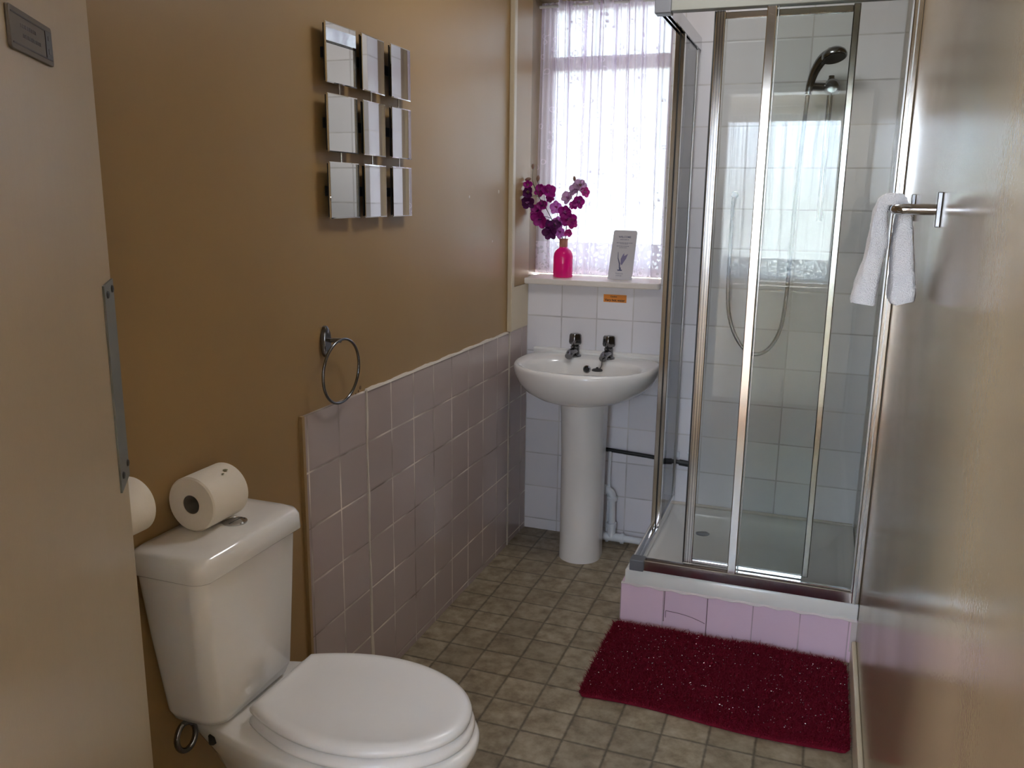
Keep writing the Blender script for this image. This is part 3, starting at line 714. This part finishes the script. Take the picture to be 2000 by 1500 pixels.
for x in (.665, .712):
    bm = nb(); box(bm, x-.008, x+.008, -.012, -.001, .400, .425); obj('pipe_clip', bm, pipe_white, bp, bev=.002)
bm = nb(); tube(bm, spline([(.236, -.045, .21), (.222, -.045, .16), (.218, -.045, .10), (.226, -.045, .03), (.235, -.045, .004)], 5), .007, 10); tag(obj('flexible_hose', bm, dark_rubber, smooth='auto'), 'dark flexible hose curving out at left of the pedestal foot', 'hose')

# ------------------------------------------------------------------ toilet
TY = -2.030
toi = thing('toilet', (.3, TY, 0), 'white close-coupled toilet with closed lid, against the left wall', 'toilet')
def egg(x0, x1, wb_, wm, xm=.48, n=40):
    """outline points (x, half width) from the back edge to the tip"""
    out = []
    for i in range(n+1):
        t = i/n; t = 1-(1-t)**1.6
        if t > xm: wv_ = wm*math.sqrt(max(0, 1-((t-xm)/(1-xm))**2))
        else: wv_ = wm-(wm-wb_)*((xm-t)/xm)**2
        out.append((x0+(x1-x0)*t, wv_))
    return out
def egg_ring(x0, x1, wb_, wm, z, xm=.48, cy=TY, s=1.0, rnd=.0):
    o = egg(x0, x1, wb_, wm, xm); r = [(x, cy-w_*s, z) for x, w_ in o] + [(x, cy+w_*s, z) for x, w_ in o[-2::-1]]
    return r
# lid
bm = nb()
rings = []
for ins, z in ((.010, .4265), (.002, .430), (0, .437), (.002, .443), (.010, .4475), (.024, .449), (.030, .4475), (.10, .4485)):
    rings.append(egg_ring(.172+ins*.6, .592-ins, .108-ins*.7, .163-ins, z, xm=.46))
loft(bm, rings); obj('lid', bm, lid_plastic, toi, smooth='auto', angle=70)
bm = nb(); rings = []
for ins, z in ((.012, .400), (.003, .4035), (0, .412), (.004, .421), (.014, .4245)):
    rings.append(egg_ring(.170+ins*.5, .598-ins, .110-ins*.7, .168-ins, z, xm=.46))
loft(bm, rings); obj('seat', bm, lid_plastic, toi, smooth='auto', angle=70)
for s in (-1, 1):
    bm = nb(); tube(bm, [(.168, TY+s*.070-.022, .425), (.168, TY+s*.070+.022, .425)], .010, 14); obj('hinge', bm, lid_plastic, toi, smooth='auto')
# bowl
bm = nb()
def bowl(x0, x1, wb_, wm, z): return egg_ring(x0, x1, wb_, wm, z, xm=.52)
loft(bm, [bowl(.12, .455, .085, .115, 0), bowl(.12, .455, .085, .115, .012), bowl(.125, .445, .078, .108, .03), bowl(.13, .430, .072, .100, .12), bowl(.12, .445, .075, .108, .19),
          bowl(.10, .50, .085, .125, .25), bowl(.07, .560, .095, .150, .31), bowl(.03, .598, .102, .166, .355), bowl(.022, .608, .105, .172, .380), bowl(.022, .608, .105, .172, .394), bowl(.028, .602, .100, .167, .3985)])
obj('bowl', bm, ceramic, toi, smooth='auto', angle=60)
# cistern
CY = -2.083
def cis(x1, hy, z, r=.025, bow=.028, x0=.004, dy=0):
    p = []
    for x, y in rrect((x0+x1)/2, 0, (x1-x0)/2, hy, r, 5):
        bx_ = bow*(1-(y/hy)**2) if x > (x0+x1)/2 else 0
        p.append((x+bx_, CY+dy+y, z))
    return p
bm = nb(); loft(bm, [cis(.095, .110, .402, .03, dy=.030), cis(.116, .126, .409, .03, dy=.030), cis(.124, .134, .43, .026, dy=.028), cis(.140, .146, .60, .024, dy=.012), cis(.153, .153, .742, .022), cis(.153, .153, .748, .022)])
obj('cistern', bm, ceramic, toi, smooth='auto', angle=60)
bm = nb(); loft(bm, [cis(.162, .161, .7425, .022, x0=.002), cis(.165, .164, .746, .024, x0=.002), cis(.163, .163, .776, .024, x0=.002), cis(.158, .159, .785, .026, x0=.003), cis(.148, .150, .7895, .030, x0=.008), cis(.13, .12, .7925, .034, .020, x0=.03), cis(.11, .06, .794, .02, .004, x0=.06)])
cl = obj('cistern_lid', bm, ceramic, toi, smooth='auto', angle=60)
bm = nb(); lathe(bm, [(.0245, 0), (.0245, .003), (.021, .0045), (.0205, .003), (.001, .0035)], (.104, -2.064, .7925), 'z', 32); bt = obj('flush_button', bm, chrome, cl, smooth='auto')
bm = nb(); box(bm, .1035, .1045, -2.084, -2.044, .7955, .7963); obj('button_split', bm, dark_rubber, bt)
# inlet valve and bolt under the cistern
bm = nb(); lp = [(.045+.004*math.cos(a), -2.176+.022*math.cos(a), .372+.030*math.sin(a)) for a in [2*PI*k/24 for k in range(24)]]
tube(bm, lp, .006, 10, closed=True); tube(bm, [(.045, -2.165, .395), (.06, -2.14, .40), (.075, -2.12, .41)], .007, 10)
iv = obj('inlet_valve', bm, dark_chrome, toi, smooth='auto'); iv['label'] = 'dark looped inlet fitting under the cistern'
bm = nb(); lathe(bm, [(.008, 0), (.008, -.016), (.004, -.02)], (.10, -2.165, .380), 'z', 12); obj('fixing_bolt', bm, dark_rubber, toi, smooth='auto')

def roll(x, y, z, r_, ln, label, seedv):
    t = thing('toilet_roll', (x, y, z), label, 'toilet roll')
    bm = nb(); lathe(bm, [(.019, 0), (r_-.003, 0), (r_, .003), (r_, ln-.003), (r_-.003, ln), (.019, ln), (.019, 0)], (x, y, z), 'y', 48, False, False)
    obj('paper', bm, paper, t, smooth='auto')
    bm = nb(); lathe(bm, [(.0188, .001), (.0188, ln-.001), (.0176, ln-.001), (.0176, .001), (.0188, .001)], (x, y, z), 'y', 32, False, False); obj('core_tube', bm, mat('grey_card_tube', (.20, .16, .12), .8), t, smooth='auto')
    return t
r1 = roll(.062, -2.135, .7935+.0545, .0545, .105, 'fat toilet roll lying on the cistern lid, dark hole facing the camera', 1)
bm = nb(); lathe(bm, [(.006, 0), (.004, .0008)], (.085, -2.06, .7935+.1045), 'z', 10); lathe(bm, [(.003, 0), (.002, .0008)], (.092, -2.075, .7935+.102), 'z', 8)
o_ = obj('glue_mark', bm, mat('greenish_mark', (.25, .24, .14), .7), r1)
roll(.060, -2.362, .898, .050, .090, 'toilet roll on the left wall, mostly hidden behind the open door', 2)
rh = thing('roll_holder', (0, -2.26, .898), 'chrome holder on the left wall carrying the half-hidden toilet roll', 'roll holder')
bm = nb(); tube(bm, [(.001, -2.264, .898), (.050, -2.264, .898), (.060, -2.270, .898), (.060, -2.36, .898)], .005, 12); obj('holder_arm', bm, chrome, rh, smooth='auto')
bm = nb(); lathe(bm, [(.022, 0), (.020, .006)], (.001, -2.264, .898), 'x', 20); obj('wall_rose', bm, chrome, rh, smooth='auto')

# ------------------------------------------------------------------ mirror of nine tiles, hinged columns
mr = thing('tile_mirror', (0, -1.33, 1.6), 'square wall mirror of nine small silver squares in three columns, on the left wall', 'mirror')
cols = [(-1.5475, -1.409), (-1.391, -1.253), (-1.235, -1.104)]
rows = [(1.374, 1.509), (1.532, 1.667), (1.690, 1.826)]
tilt = [0.0, math.radians(0), math.radians(0)]
MT = [0.5, -4.0, -2.4]; MW = [1.0, .98, .97]
for ci, (ya, yb) in enumerate(cols):
    for zi, (za, zb) in enumerate(rows):
        yc, zc = (ya+yb)/2, (za+zb)/2; hy, hz = (yb-ya)/2*MW[ci], (zb-za)/2
        bm = nb()
        a_ = math.radians(MT[ci]); ca, sa = math.cos(a_), math.sin(a_)
        def P(dx, dy, dz): return (.024+dx*ca+dy*sa, yc-dx*sa+dy*ca, zc+dz)
        rg = []
        for dx, ins in ((0, .0), (.003, .0), (.004, .0025)):
            rg.append([P(dx, s1_*(hy-ins), s2_*(hz-ins)) for s1_, s2_ in ((-1, -1), (1, -1), (1, 1), (-1, 1))])
        loft(bm, rg)
        tl = obj('mirror_tile', bm, mirror_m, mr)
        bm = nb(); rg = [[P(dx, s1_*(hy-.004), s2_*(hz-.004)) for s1_, s2_ in ((-1, -1), (1, -1), (1, 1), (-1, 1))] for dx in (-.006, -.0005)]
        loft(bm, rg); obj('backing', bm, black_plastic, tl)
for ci, (ya, yb) in enumerate(cols):
    yc = ya+(yb-ya)*.48; 
    for z in (1.5205, 1.6785):
        bm = nb(); tube(bm, [(.020, yc, z-.016), (.020, yc, z+.016)], .0028, 10); obj('connector', bm, chrome, mr, smooth='auto')
bm = nb()
for z in (1.44, 1.60, 1.76): box(bm, .001, .007, -1.53, -1.13, z-.012, z+.012)
obj('back_frame', bm, black_plastic, mr)

# ------------------------------------------------------------------ towel ring
tr_ = thing('towel_ring', (0, -1.555, 1.07), 'chrome towel ring hanging empty on the left wall above the tiles', 'towel ring')
bm = nb(); ring_ = lambda h, s: [(h, -1.557+.0165*s*math.cos(a), 1.072+.040*s*math.sin(a)) for a in [2*PI*k/32 for k in range(32)]]
loft(bm, [ring_(.001, 1), ring_(.009, 1), ring_(.013, .85)]); obj('wall_plate', bm, dark_chrome, tr_, smooth='auto')
bm = nb(); tube(bm, [(.010, -1.545, 1.074), (.038, -1.538, 1.074)], .006, 12); obj('post', bm, dark_chrome, tr_, smooth='auto')
bm = nb(); tube(bm, [(.030+.004*math.sin(a)+.004, -1.533+.086*math.cos(a), .994+.082*math.sin(a)) for a in [2*PI*k/72 for k in range(72)]], .0037, 10, closed=True); obj('ring', bm, dark_chrome, tr_, smooth=True)

# ------------------------------------------------------------------ towel rail and towel on right wall
ra = thing('towel_rail', (XR, -1.33, 1.418), 'chrome towel rail on the right wall with white towel over it', 'towel rail')
bm = nb(); xb = 1.279
tube(bm, spline([(XR-.008, -1.600, 1.418), (1.30, -1.600, 1.418), (1.288, -1.598, 1.418), (xb+.001, -1.590, 1.418), (xb, -1.575, 1.418)], 6), .0098, 20)
obj('rail_arm', bm, chrome, ra, smooth='auto')
bm = nb(); tube(bm, [(xb, -1.582, 1.418), (xb, -1.085, 1.418)], .0082, 20); obj('rail_bar', bm, chrome, ra, smooth='auto')
bm = nb(); tube(bm, spline([(xb, -1.09, 1.418), (xb+.002, -1.075, 1.418), (1.29, -1.068, 1.418), (1.30, -1.067, 1.418), (XR-.008, -1.067, 1.418)], 6), .0098, 20); obj('rail_arm', bm, chrome, ra, smooth='auto')
for y in (-1.600, -1.067):
    bm = nb(); box(bm, XR-.0095, XR-.0005, y-.011, y+.011, 1.386, 1.450); obj('mount_plate', bm, dark_chrome, ra, bev=.0015)

# towel: a folded bundle, thick cross-section carried along the bar
sec_o = [(1.218, 1.232), (1.222, 1.262), (1.232, 1.300), (1.240, 1.345), (1.243, 1.385), (1.247, 1.415), (1.257, 1.438), (1.272, 1.447), (1.288, 1.444), (1.302, 1.430), (1.312, 1.403), (1.321, 1.357), (1.326, 1.315), (1.333, 1.274), (1.335, 1.240)]
sec_i = [(1.299, 1.232), (1.288, 1.240), (1.287, 1.285), (1.285, 1.32), (1.284, 1.35), (1.2865, 1.38), (1.2885, 1.405), (1.288, 1.418), (1.279, 1.4275), (1.270, 1.418), (1.2695, 1.405), (1.273, 1.38), (1.275, 1.35), (1.271, 1.32), (1.266, 1.275), (1.264, 1.228)]
def smooth2(p, n=4): return [(q.x, q.y) for q in spline([(a, b, 0) for a, b in p], n)]
poly = smooth2(sec_o, 4)+smooth2(sec_i, 4)
bm = nb(); rings = []; ny = 34
cxm, czm = 1.278, 1.34
for j in range(ny+1):
    y = -1.545+.11*j/ny; e = min(j, ny-j)/ny; k = 1-.30*math.exp(-e*22)
    ring = []
    for (x, z) in poly:
        side = -1 if x < 1.279 else 1; mx_c = (1.245 if side < 0 else 1.308)
        n_ = .0006*math.sin(z*95+side*1.3+j*.12)+.0005*math.sin(z*210+j*.3)+.0005*rng.normal()
        x2 = mx_c+(x-mx_c)*k+n_; z2 = z+.0012*math.sin(j*.7)+.0006*rng.normal()
        ring.append((x2, y+.0008*rng.normal(), z2))
    rings.append(ring)
loft(bm, rings)
tw = obj('hand_towel', bm, towel_m, smooth='auto', angle=75); tag(tw, 'white terry hand towel folded over the chrome rail on the right wall', 'towel')

# ------------------------------------------------------------------ sill objects
ZS = 1.105
vx, vy = .133, .075
va = thing('pink_bottle_vase', (vx, vy, ZS), 'bright pink glass bottle vase with cork collar, on the window sill', 'vase')
bm = nb(); lathe(bm, [(.030, 0), (.040, .002), (.041, .006), (.0405, .085), (.038, .100), (.030, .113), (.019, .121), (.0165, .125), (.0165, .128)], (vx, vy, ZS), 'z', 48); obj('bottle_body', bm, pink_glass, va, smooth='auto', angle=60)
bm = nb(); lathe(bm, [(.017, .126), (.0175, .129), (.0175, .152), (.0185, .155), (.020, .158), (.019, .160), (.012, .159), (.012, .150)], (vx, vy, ZS), 'z', 32); obj('cork_collar', bm, cork_m, va, smooth='auto')

def petal(bm, c, d, nrm, ln, wd_, curl, mi=0):
    """a cupped petal growing from c along d"""
    d = d.normalized(); nrm = (nrm-d*nrm.dot(d)).normalized(); s = d.cross(nrm); nU, nV = 7, 5; g = []
    for i in range(nU+1):
        t = i/nU; hw = wd_*(math.sin(PI*min(1, .06+t*.90)**1.15)**.7)*.5 + .0006
        row = []
        for j in range(nV+1):
            q = (j/nV-.5)*2; lift = curl*ln*(t*t)*.9+abs(q)**2*hw*.35+.0012*math.sin(q*5+t*9)
            row.append(bm.verts.new(c+d*ln*t+s*q*hw+nrm*lift))
        g.append(row)
    for i in range(nU):
        for j in range(nV):
            f = bm.faces.new((g[i][j], g[i][j+1], g[i+1][j+1], g[i+1][j])); f.material_index = mi
def blossom(c, size, facing, mats, parent, rnd, lab=None):
    f = Vector(facing).normalized(); a = Vector((0, 0, 1)); e1_ = (a-f*a.dot(f)).normalized(); e2_ = f.cross(e1_); c = Vector(c); bm = nb()
    ph = rnd.uniform(-.5, .5)
    for k in range(5):
        an = ph+2*PI*k/5; d_ = (e1_*math.cos(an)+e2_*math.sin(an))*1.0+f*rnd.uniform(.05, .5)
        petal(bm, c+d_*.002, d_, f, size*rnd.uniform(.85, 1.1), size*(1.05 if k in (1, 4) else .8), rnd.uniform(.05, .35), 0)
    for k in range(3):
        an = rnd.uniform(0, 6.28); d_ = f*1.0+(e1_*math.cos(an)+e2_*math.sin(an))*.5
        petal(bm, c, d_, e1_, size*.42, size*.26, .2, 1 if len(mats) > 1 else 0)
    o = obj('blossom', bm, mats, parent, smooth=True)
    s = o.modifiers.new('thick', 'SOLIDIFY'); s.thickness = .0006
    if lab: o['label'] = lab
    return o
def bud(c, size, d, parent, m=bud_m):
    size *= 1.35
    bm = nb(); d = Vector(d).normalized(); c = Vector(c); rf = Vector((1, 0, 0)); e1_ = (rf-d*rf.dot(d)).normalized(); e2_ = d.cross(e1_)
    loft(bm, [[c+d*h*size+(e1_*math.cos(2*PI*k/14)+e2_*math.sin(2*PI*k/14))*rad*size*(1+.08*math.cos(3*2*PI*k/14)) for k in range(14)] for rad, h in ((.1, -.9), (.38, -.55), (.52, 0), (.42, .5), (.08, .95))])
    return obj('bud', bm, m, parent, smooth=True)
rnd = random.Random(5)
sl = thing('orchid_spray', (vx, vy, ZS+.16), 'artificial orchid spray with dark purple and magenta blossoms leaning left out of the pink bottle', 'artificial flowers')
main_l = spline([(vx-.003, vy-.002, 1.245), (.126, .065, 1.285), (.108, .05, 1.307), (.095, .02, 1.347), (.076, 0, 1.39), (.054, -.03, 1.435), (.030, -.035, 1.495), (.028, -.03, 1.545)], 6)
bm = nb(); tube(bm, main_l, [.0022-.0012*i/len(main_l) for i in range(len(main_l))], 8)
for a, b in (((.076, 0, 1.39), (.072, -.012, 1.440)), ((.054, -.03, 1.435), (.028, -.07, 1.428)), ((.060, -.03, 1.43), (.046, -.02, 1.497)), ((.095, .02, 1.347), (.044, .015, 1.352)), ((.108, .05, 1.307), (.092, .030, 1.297)), ((.04, -.033, 1.47), (.016, -.05, 1.495)), ((.118, .06, 1.295), (.100, .075, 1.378))):
    tube(bm, spline([a, tuple((Vector(a)+Vector(b))/2+Vector((0, 0, .006))), b], 4), .0010, 6)
obj('stem', bm, stem_m, sl, smooth=True)
for c, s, f, m_ in (((.016, -.052, 1.478), .017, (.3, -1, .2), [pet_mag, bud_m]), ((.024, -.068, 1.448), .022, (-.2, -1, .1), [pet_dark, bud_m]), ((.022, -.070, 1.415), .028, (.1, -1, -.5), [pet_dark, pet_lilac]),
                    ((.062, -.012, 1.458), .028, (-.3, -1, .3), [pet_mag, pet_lilac]), ((.088, -.008, 1.452), .030, (.5, -1, .5), [pet_mag, pet_pink]), ((.094, -.005, 1.428), .014, (.3, -1, -.6), [pet_mag]),
                    ((.060, .006, 1.398), .022, (.2, -1, .2), [pet_mag, pet_dark]), ((.038, .012, 1.375), .028, (-.2, -1, .3), [pet_mag, pet_dark]), ((.052, .008, 1.345), .034, (.0, -1, -.2), [pet_mag, pet_dark]),
                    ((.082, .025, 1.318), .020, (.4, -1, .4), [pet_dark, pet_mag]), ((.088, .028, 1.293), .029, (0, -1, -.3), [pet_dark]), ((.104, .05, 1.322), .020, (.3, -1, .3), [pet_dark, pet_lilac]),
                    ((.098, .075, 1.388), .027, (.1, -1, .2), [pet_lilac, pet_pink])):
    blossom(c, s*1.12, f, m_, sl, rnd)
for c, s, d_ in (((.028, -.03, 1.552), .0085, (0, 0, 1)), ((.047, -.02, 1.506), .010, (.1, 0, 1)), ((.015, -.05, 1.502), .011, (1, 0, .2)), ((.020, -.066, 1.455), .010, (1, -.3, 0))): bud(c, s, d_, sl)
sr = thing('orchid_spray', (vx+.006, vy, ZS+.16), 'artificial orchid spray with lilac and pink blossoms leaning right out of the pink bottle', 'artificial flowers')
bm = nb(); main_r = spline([(vx+.004, vy, 1.245), (.144, .072, 1.29), (.146, .07, 1.341), (.156, .07, 1.391), (.178, .08, 1.428), (.188, .085, 1.470)], 6)
tube(bm, main_r, .0018, 8)
for a, b in (((.156, .07, 1.391), (.190, .06, 1.408)), ((.172, .078, 1.42), (.150, .08, 1.428)), ((.188, .085, 1.46), (.212, .085, 1.458)), ((.184, .082, 1.45), (.168, .088, 1.500)), ((.146, .07, 1.35), (.166, .05, 1.335)), ((.144, .07, 1.33), (.118, .065, 1.315)), ((.150, .07, 1.37), (.143, .045, 1.372))):
    tube(bm, spline([a, tuple((Vector(a)+Vector(b))/2+Vector((0, 0, .005))), b], 4), .0010, 6)
obj('stem', bm, stem_m, sr, smooth=True)
for c, s, f, m_ in (((.115, .066, 1.325), .030, (-.2, -1, .3), [pet_lilac, pet_pink]), ((.122, .062, 1.292), .022, (.1, -1, -.2), [pet_lilac, pet_pink]), ((.146, .042, 1.372), .027, (.2, -1, .1), [pet_mag, pet_lilac]),
                    ((.162, .05, 1.342), .030, (.1, -1, .2), [pet_mag, pet_lilac]), ((.176, .048, 1.330), .022, (.4, -1, 0), [pet_pink, pet_mag]), ((.164, .048, 1.293), .018, (0, -1, -.3), [pet_pink]),
                    ((.148, .078, 1.428), .028, (-.3, -1, .5), [pet_pale, pet_lilac]), ((.180, .058, 1.402), .018, (0, -1, .1), [pet_mag]), ((.198, .058, 1.415), .024, (.4, -1, .2), [pet_mag, pet_lilac]),
                    ((.175, .088, 1.466), .024, (-.2, -1, .1), [pet_pale, pet_lilac]), ((.195, .088, 1.478), .026, (.2, -1, .5), [pet_pale, bud_m]), ((.216, .086, 1.456), .020, (.5, -1, -.2), [pet_pink, pet_pale])):
    blossom(c, s*1.12, f, m_, sr, rnd)
bud((.168, .09, 1.508), .009, (-.1, 0, 1), sr)

# leaflet leaning on the sill
ct = thing('info_card', (.38, .075, ZS), 'white upright printed card with small blue-grey emblem, right end of the window sill', 'card', rz=0)
BL, BR, TR_, TL_ = Vector((.329, .060, ZS+.001)), Vector((.4305, .060, ZS+.001)), Vector((.4405, .088, ZS+.200)), Vector((.3435, .088, ZS+.201))
bm = nb(); e1c = (BR-BL).normalized(); upc = ((TL_+TR_)/2-(BL+BR)/2).normalized(); nc = e1c.cross(upc).normalized()
def cp_(s, t, off=0): # s across 0..1, t up 0..1
    return BL.lerp(BR, s).lerp(TL_.lerp(TR_, s), t)+nc*off
edge = [(0, 0), (1, 0), (1, .955), (.985, .975), (.94, .995), (.06, .995), (.015, .98), (0, .96)]
loft(bm, [[cp_(s, t, .0) for s, t in edge], [cp_(s, t, -.0012) for s, t in edge]]); obj('card_sheet', bm, card_m, ct)
bm = nb(); loft(bm, [[cp_(.2, .0, -.001), cp_(.8, 0, -.001), cp_(.7, .75, -.001), cp_(.3, .75, -.001)], [cp_(.2, .0, -.001)+Vector((0, .045, .0)), cp_(.8, 0, -.001)+Vector((0, .045, 0)), cp_(.7, .75, -.0018), cp_(.3, .75, -.0018)]])
obj('card_strut', bm, card_m, ct)
mw = Matrix((e1c, upc, nc)).transposed().to_euler()
cl_ = Vector(ct.location)
rc = random.Random(9)
bm = nb()       # unreadable small print: broken runs of words
for t, a, b, hh in ((.800, .32, .68, .0020), (.735, .18, .86, .0017), (.715, .34, .66, .0012), (.670, .20, .72, .0015), (.640, .32, .64, .0015), (.075, .32, .58, .0014)):
    s = a
    while s < b:
        wq = rc.uniform(.03, .09)
        f_ = [cp_(s, t, .0003), cp_(min(b, s+wq), t, .0003), cp_(min(b, s+wq), t+hh*10*.9, .0003), cp_(s, t+hh*10*.9, .0003)]
        f_ = [cp_(s, t, .0003), cp_(min(b, s+wq), t, .0003), cp_(min(b, s+wq), t, .0003)+upc*hh*2, cp_(s, t, .0003)+upc*hh*2]
        bm.faces.new([bm.verts.new(p) for p in f_]); s += wq+.014
sp_ = obj('small_print', bm, ink_soft, ct); sp_['kind'] = 'stuff'
def ctext(s, size, sx, t, m, name='card_lettering'):
    p = cp_(sx, t, .0005)-cl_; return text(name, s, size, p, mw, m, ct)
ctext('WELCOME', .0105, .50, .86, ink_m)
ctext('Thank you', .0075, .45, .125, ink_soft, 'card_footer')
bm = nb()       # emblem: a plumed goblet-like bird shape
def emb(pts, off=.0005): bm.faces.new([bm.verts.new(cp_(s, t, off)) for s, t in pts])
emb([(.29, .56), (.31, .555), (.34, .44), (.44, .33), (.46, .24), (.41, .24), (.39, .32), (.31, .43)])
emb([(.41, .25), (.49, .25), (.50, .20), (.43, .20)]); emb([(.35, .205), (.56, .205), (.54, .18), (.37, .18)])
obj('emblem', bm, ink_m, ct)
bm = nb(); emb([(.46, .31), (.44, .42), (.50, .50), (.56, .54), (.57, .48), (.72, .53), (.66, .43), (.58, .36), (.52, .30)]); obj('emblem_wing', bm, mat('violet_grey_ink', (.22, .20, .34), .6), ct)

# sticker on the tiles
sk = thing('warning_sticker', (.378, -.0, 1.035), 'small orange warning sticker reading Very hot water, on tiles below the sill', 'sticker')
bm = nb(); box(bm, .331, .4255, -.0008, -.0002, 1.020, 1.051); obj('sticker_sheet', bm, orange_m, sk)
text('sticker_lettering', 'Very hot water', .0135, (0, -.0012, -.0065), (PI/2, 0, 0), black_ink, sk)
text('sticker_heading', 'Caution', .0085, (-.005, -.0012, .0075), (PI/2, 0, 0), black_ink, sk)

# ------------------------------------------------------------------ red bath mat
mt = thing('bath_mat', (.96, -.97, 0), 'deep red shaggy bath mat with silver tinsel, on the floor before the shower', 'bath mat')
x0, x1 = .588, 1.336
def corner(x):
    r, d = .022, max(0, .022-min(x-x0, x1-x)); return r-math.sqrt(max(0, r*r-d*d))
def mat_edge(x):           # front edge sags toward the camera in a soft wave
    t = (x-x0)/(x1-x0); return -1.202+.012*math.sin(PI*t)+.0145*math.sin(2*PI*t+.6)+corner(x)
def mat_back(x): t = (x-x0)/(x1-x0); return -.735-.003*math.sin(7*t)-(.020*max(0, (t-.9)/.1)**2)-corner(x)
bm = nb(); nx_, ny_ = 60, 40; g = []
def zt(x, y):
    e = min(x-x0, x1-x, y-mat_edge(x), mat_back(x)-y); return .006+.017*min(1, max(0, e)/.022)**.5+.003*math.sin(x*22)*math.sin(y*19)*.6
for j in range(ny_+1):
    for i in range(nx_+1):
        x = x0+(x1-x0)*i/nx_; ya, yb = mat_edge(x), mat_back(x); y = ya+(yb-ya)*j/ny_
        if j == 0: pass
        g.append(bm.verts.new((x, y, zt(x, y))))
for j in range(ny_):
    for i in range(nx_): a = j*(nx_+1)+i; bm.faces.new((g[a], g[a+1], g[a+nx_+2], g[a+nx_+1]))
bmesh.ops.translate(bm, verts=bm.verts, vec=(0, 0, 0))
ext = bmesh.ops.extrude_face_region(bm, geom=list(bm.faces)); 
for v in [q for q in ext['geom'] if isinstance(q, bmesh.types.BMVert)]: v.co.z = .0015
obj('backing', bm, rug_m, mt, smooth='auto')
def blades(name, n, m, hmin, hmax, wd_, lean, seedv):
    r = np.random.default_rng(seedv); X = x0+.003+(x1-x0-.006)*r.random(n); T = r.random(n); V = []; F = []
    for i in range(n):
        x = X[i]; ya, yb = mat_edge(x), mat_back(x); y = ya+(yb-ya)*T[i]; z = zt(x, y)-.003
        a = r.random()*2*PI; h = hmin+(hmax-hmin)*r.random(); lx, ly = r.normal()*lean*h, r.normal()*lean*h
        if x+lx > x1+.004: lx = 0
        dx, dy = math.cos(a)*wd_/2, math.sin(a)*wd_/2; k = len(V)
        V += [(x-dx, y-dy, z), (x+dx, y+dy, z), (x+dx*.8+lx*.5, y+dy*.8+ly*.5, z+h*.6), (x-dx*.8+lx*.5, y-dy*.8+ly*.5, z+h*.6), (x+lx*1.3, y+ly*1.3, z+h)]
        F += [(k, k+1, k+2, k+3), (k+3, k+2, k+4)]
    me = bpy.data.meshes.new(name); loc = mt.location
    me.from_pydata([(a-loc.x, b-loc.y, c) for a, b, c in V], [], F); me.materials.append(m)
    o = bpy.data.objects.new(name, me); C.objects.link(o); o.parent = mt; o['kind'] = 'stuff'; return o
blades('pile', 60000, rug_m, .010, .018, .0026, .5, 3)
r_ = np.random.default_rng(8); V = []; F = []
for i in range(620):                       # glints of tinsel woven through the pile
    x = x0+.01+(x1-x0-.02)*r_.random(); ya, yb = mat_edge(x), mat_back(x); y = ya+(yb-ya)*(.02+.96*r_.random()); z = zt(x, y)+.013+.003*r_.random()
    a, b = r_.normal(size=3), r_.normal(size=3); a[2] = abs(a[2])*.4; a /= np.linalg.norm(a); b -= a*(a@b); b /= np.linalg.norm(b)
    h_ = .0008+.0012*r_.random()**2; k = len(V); p = np.array([x-mt.location.x, y-mt.location.y, z])
    V += [tuple(p-a*h_-b*h_*.6), tuple(p+a*h_-b*h_*.6), tuple(p+a*h_+b*h_*.6), tuple(p-a*h_+b*h_*.6)]; F.append((k, k+1, k+2, k+3))
me = bpy.data.meshes.new('tinsel'); me.from_pydata(V, [], F); me.materials.append(tinsel_m)
o = bpy.data.objects.new('tinsel', me); C.objects.link(o); o.parent = mt; o['kind'] = 'stuff'
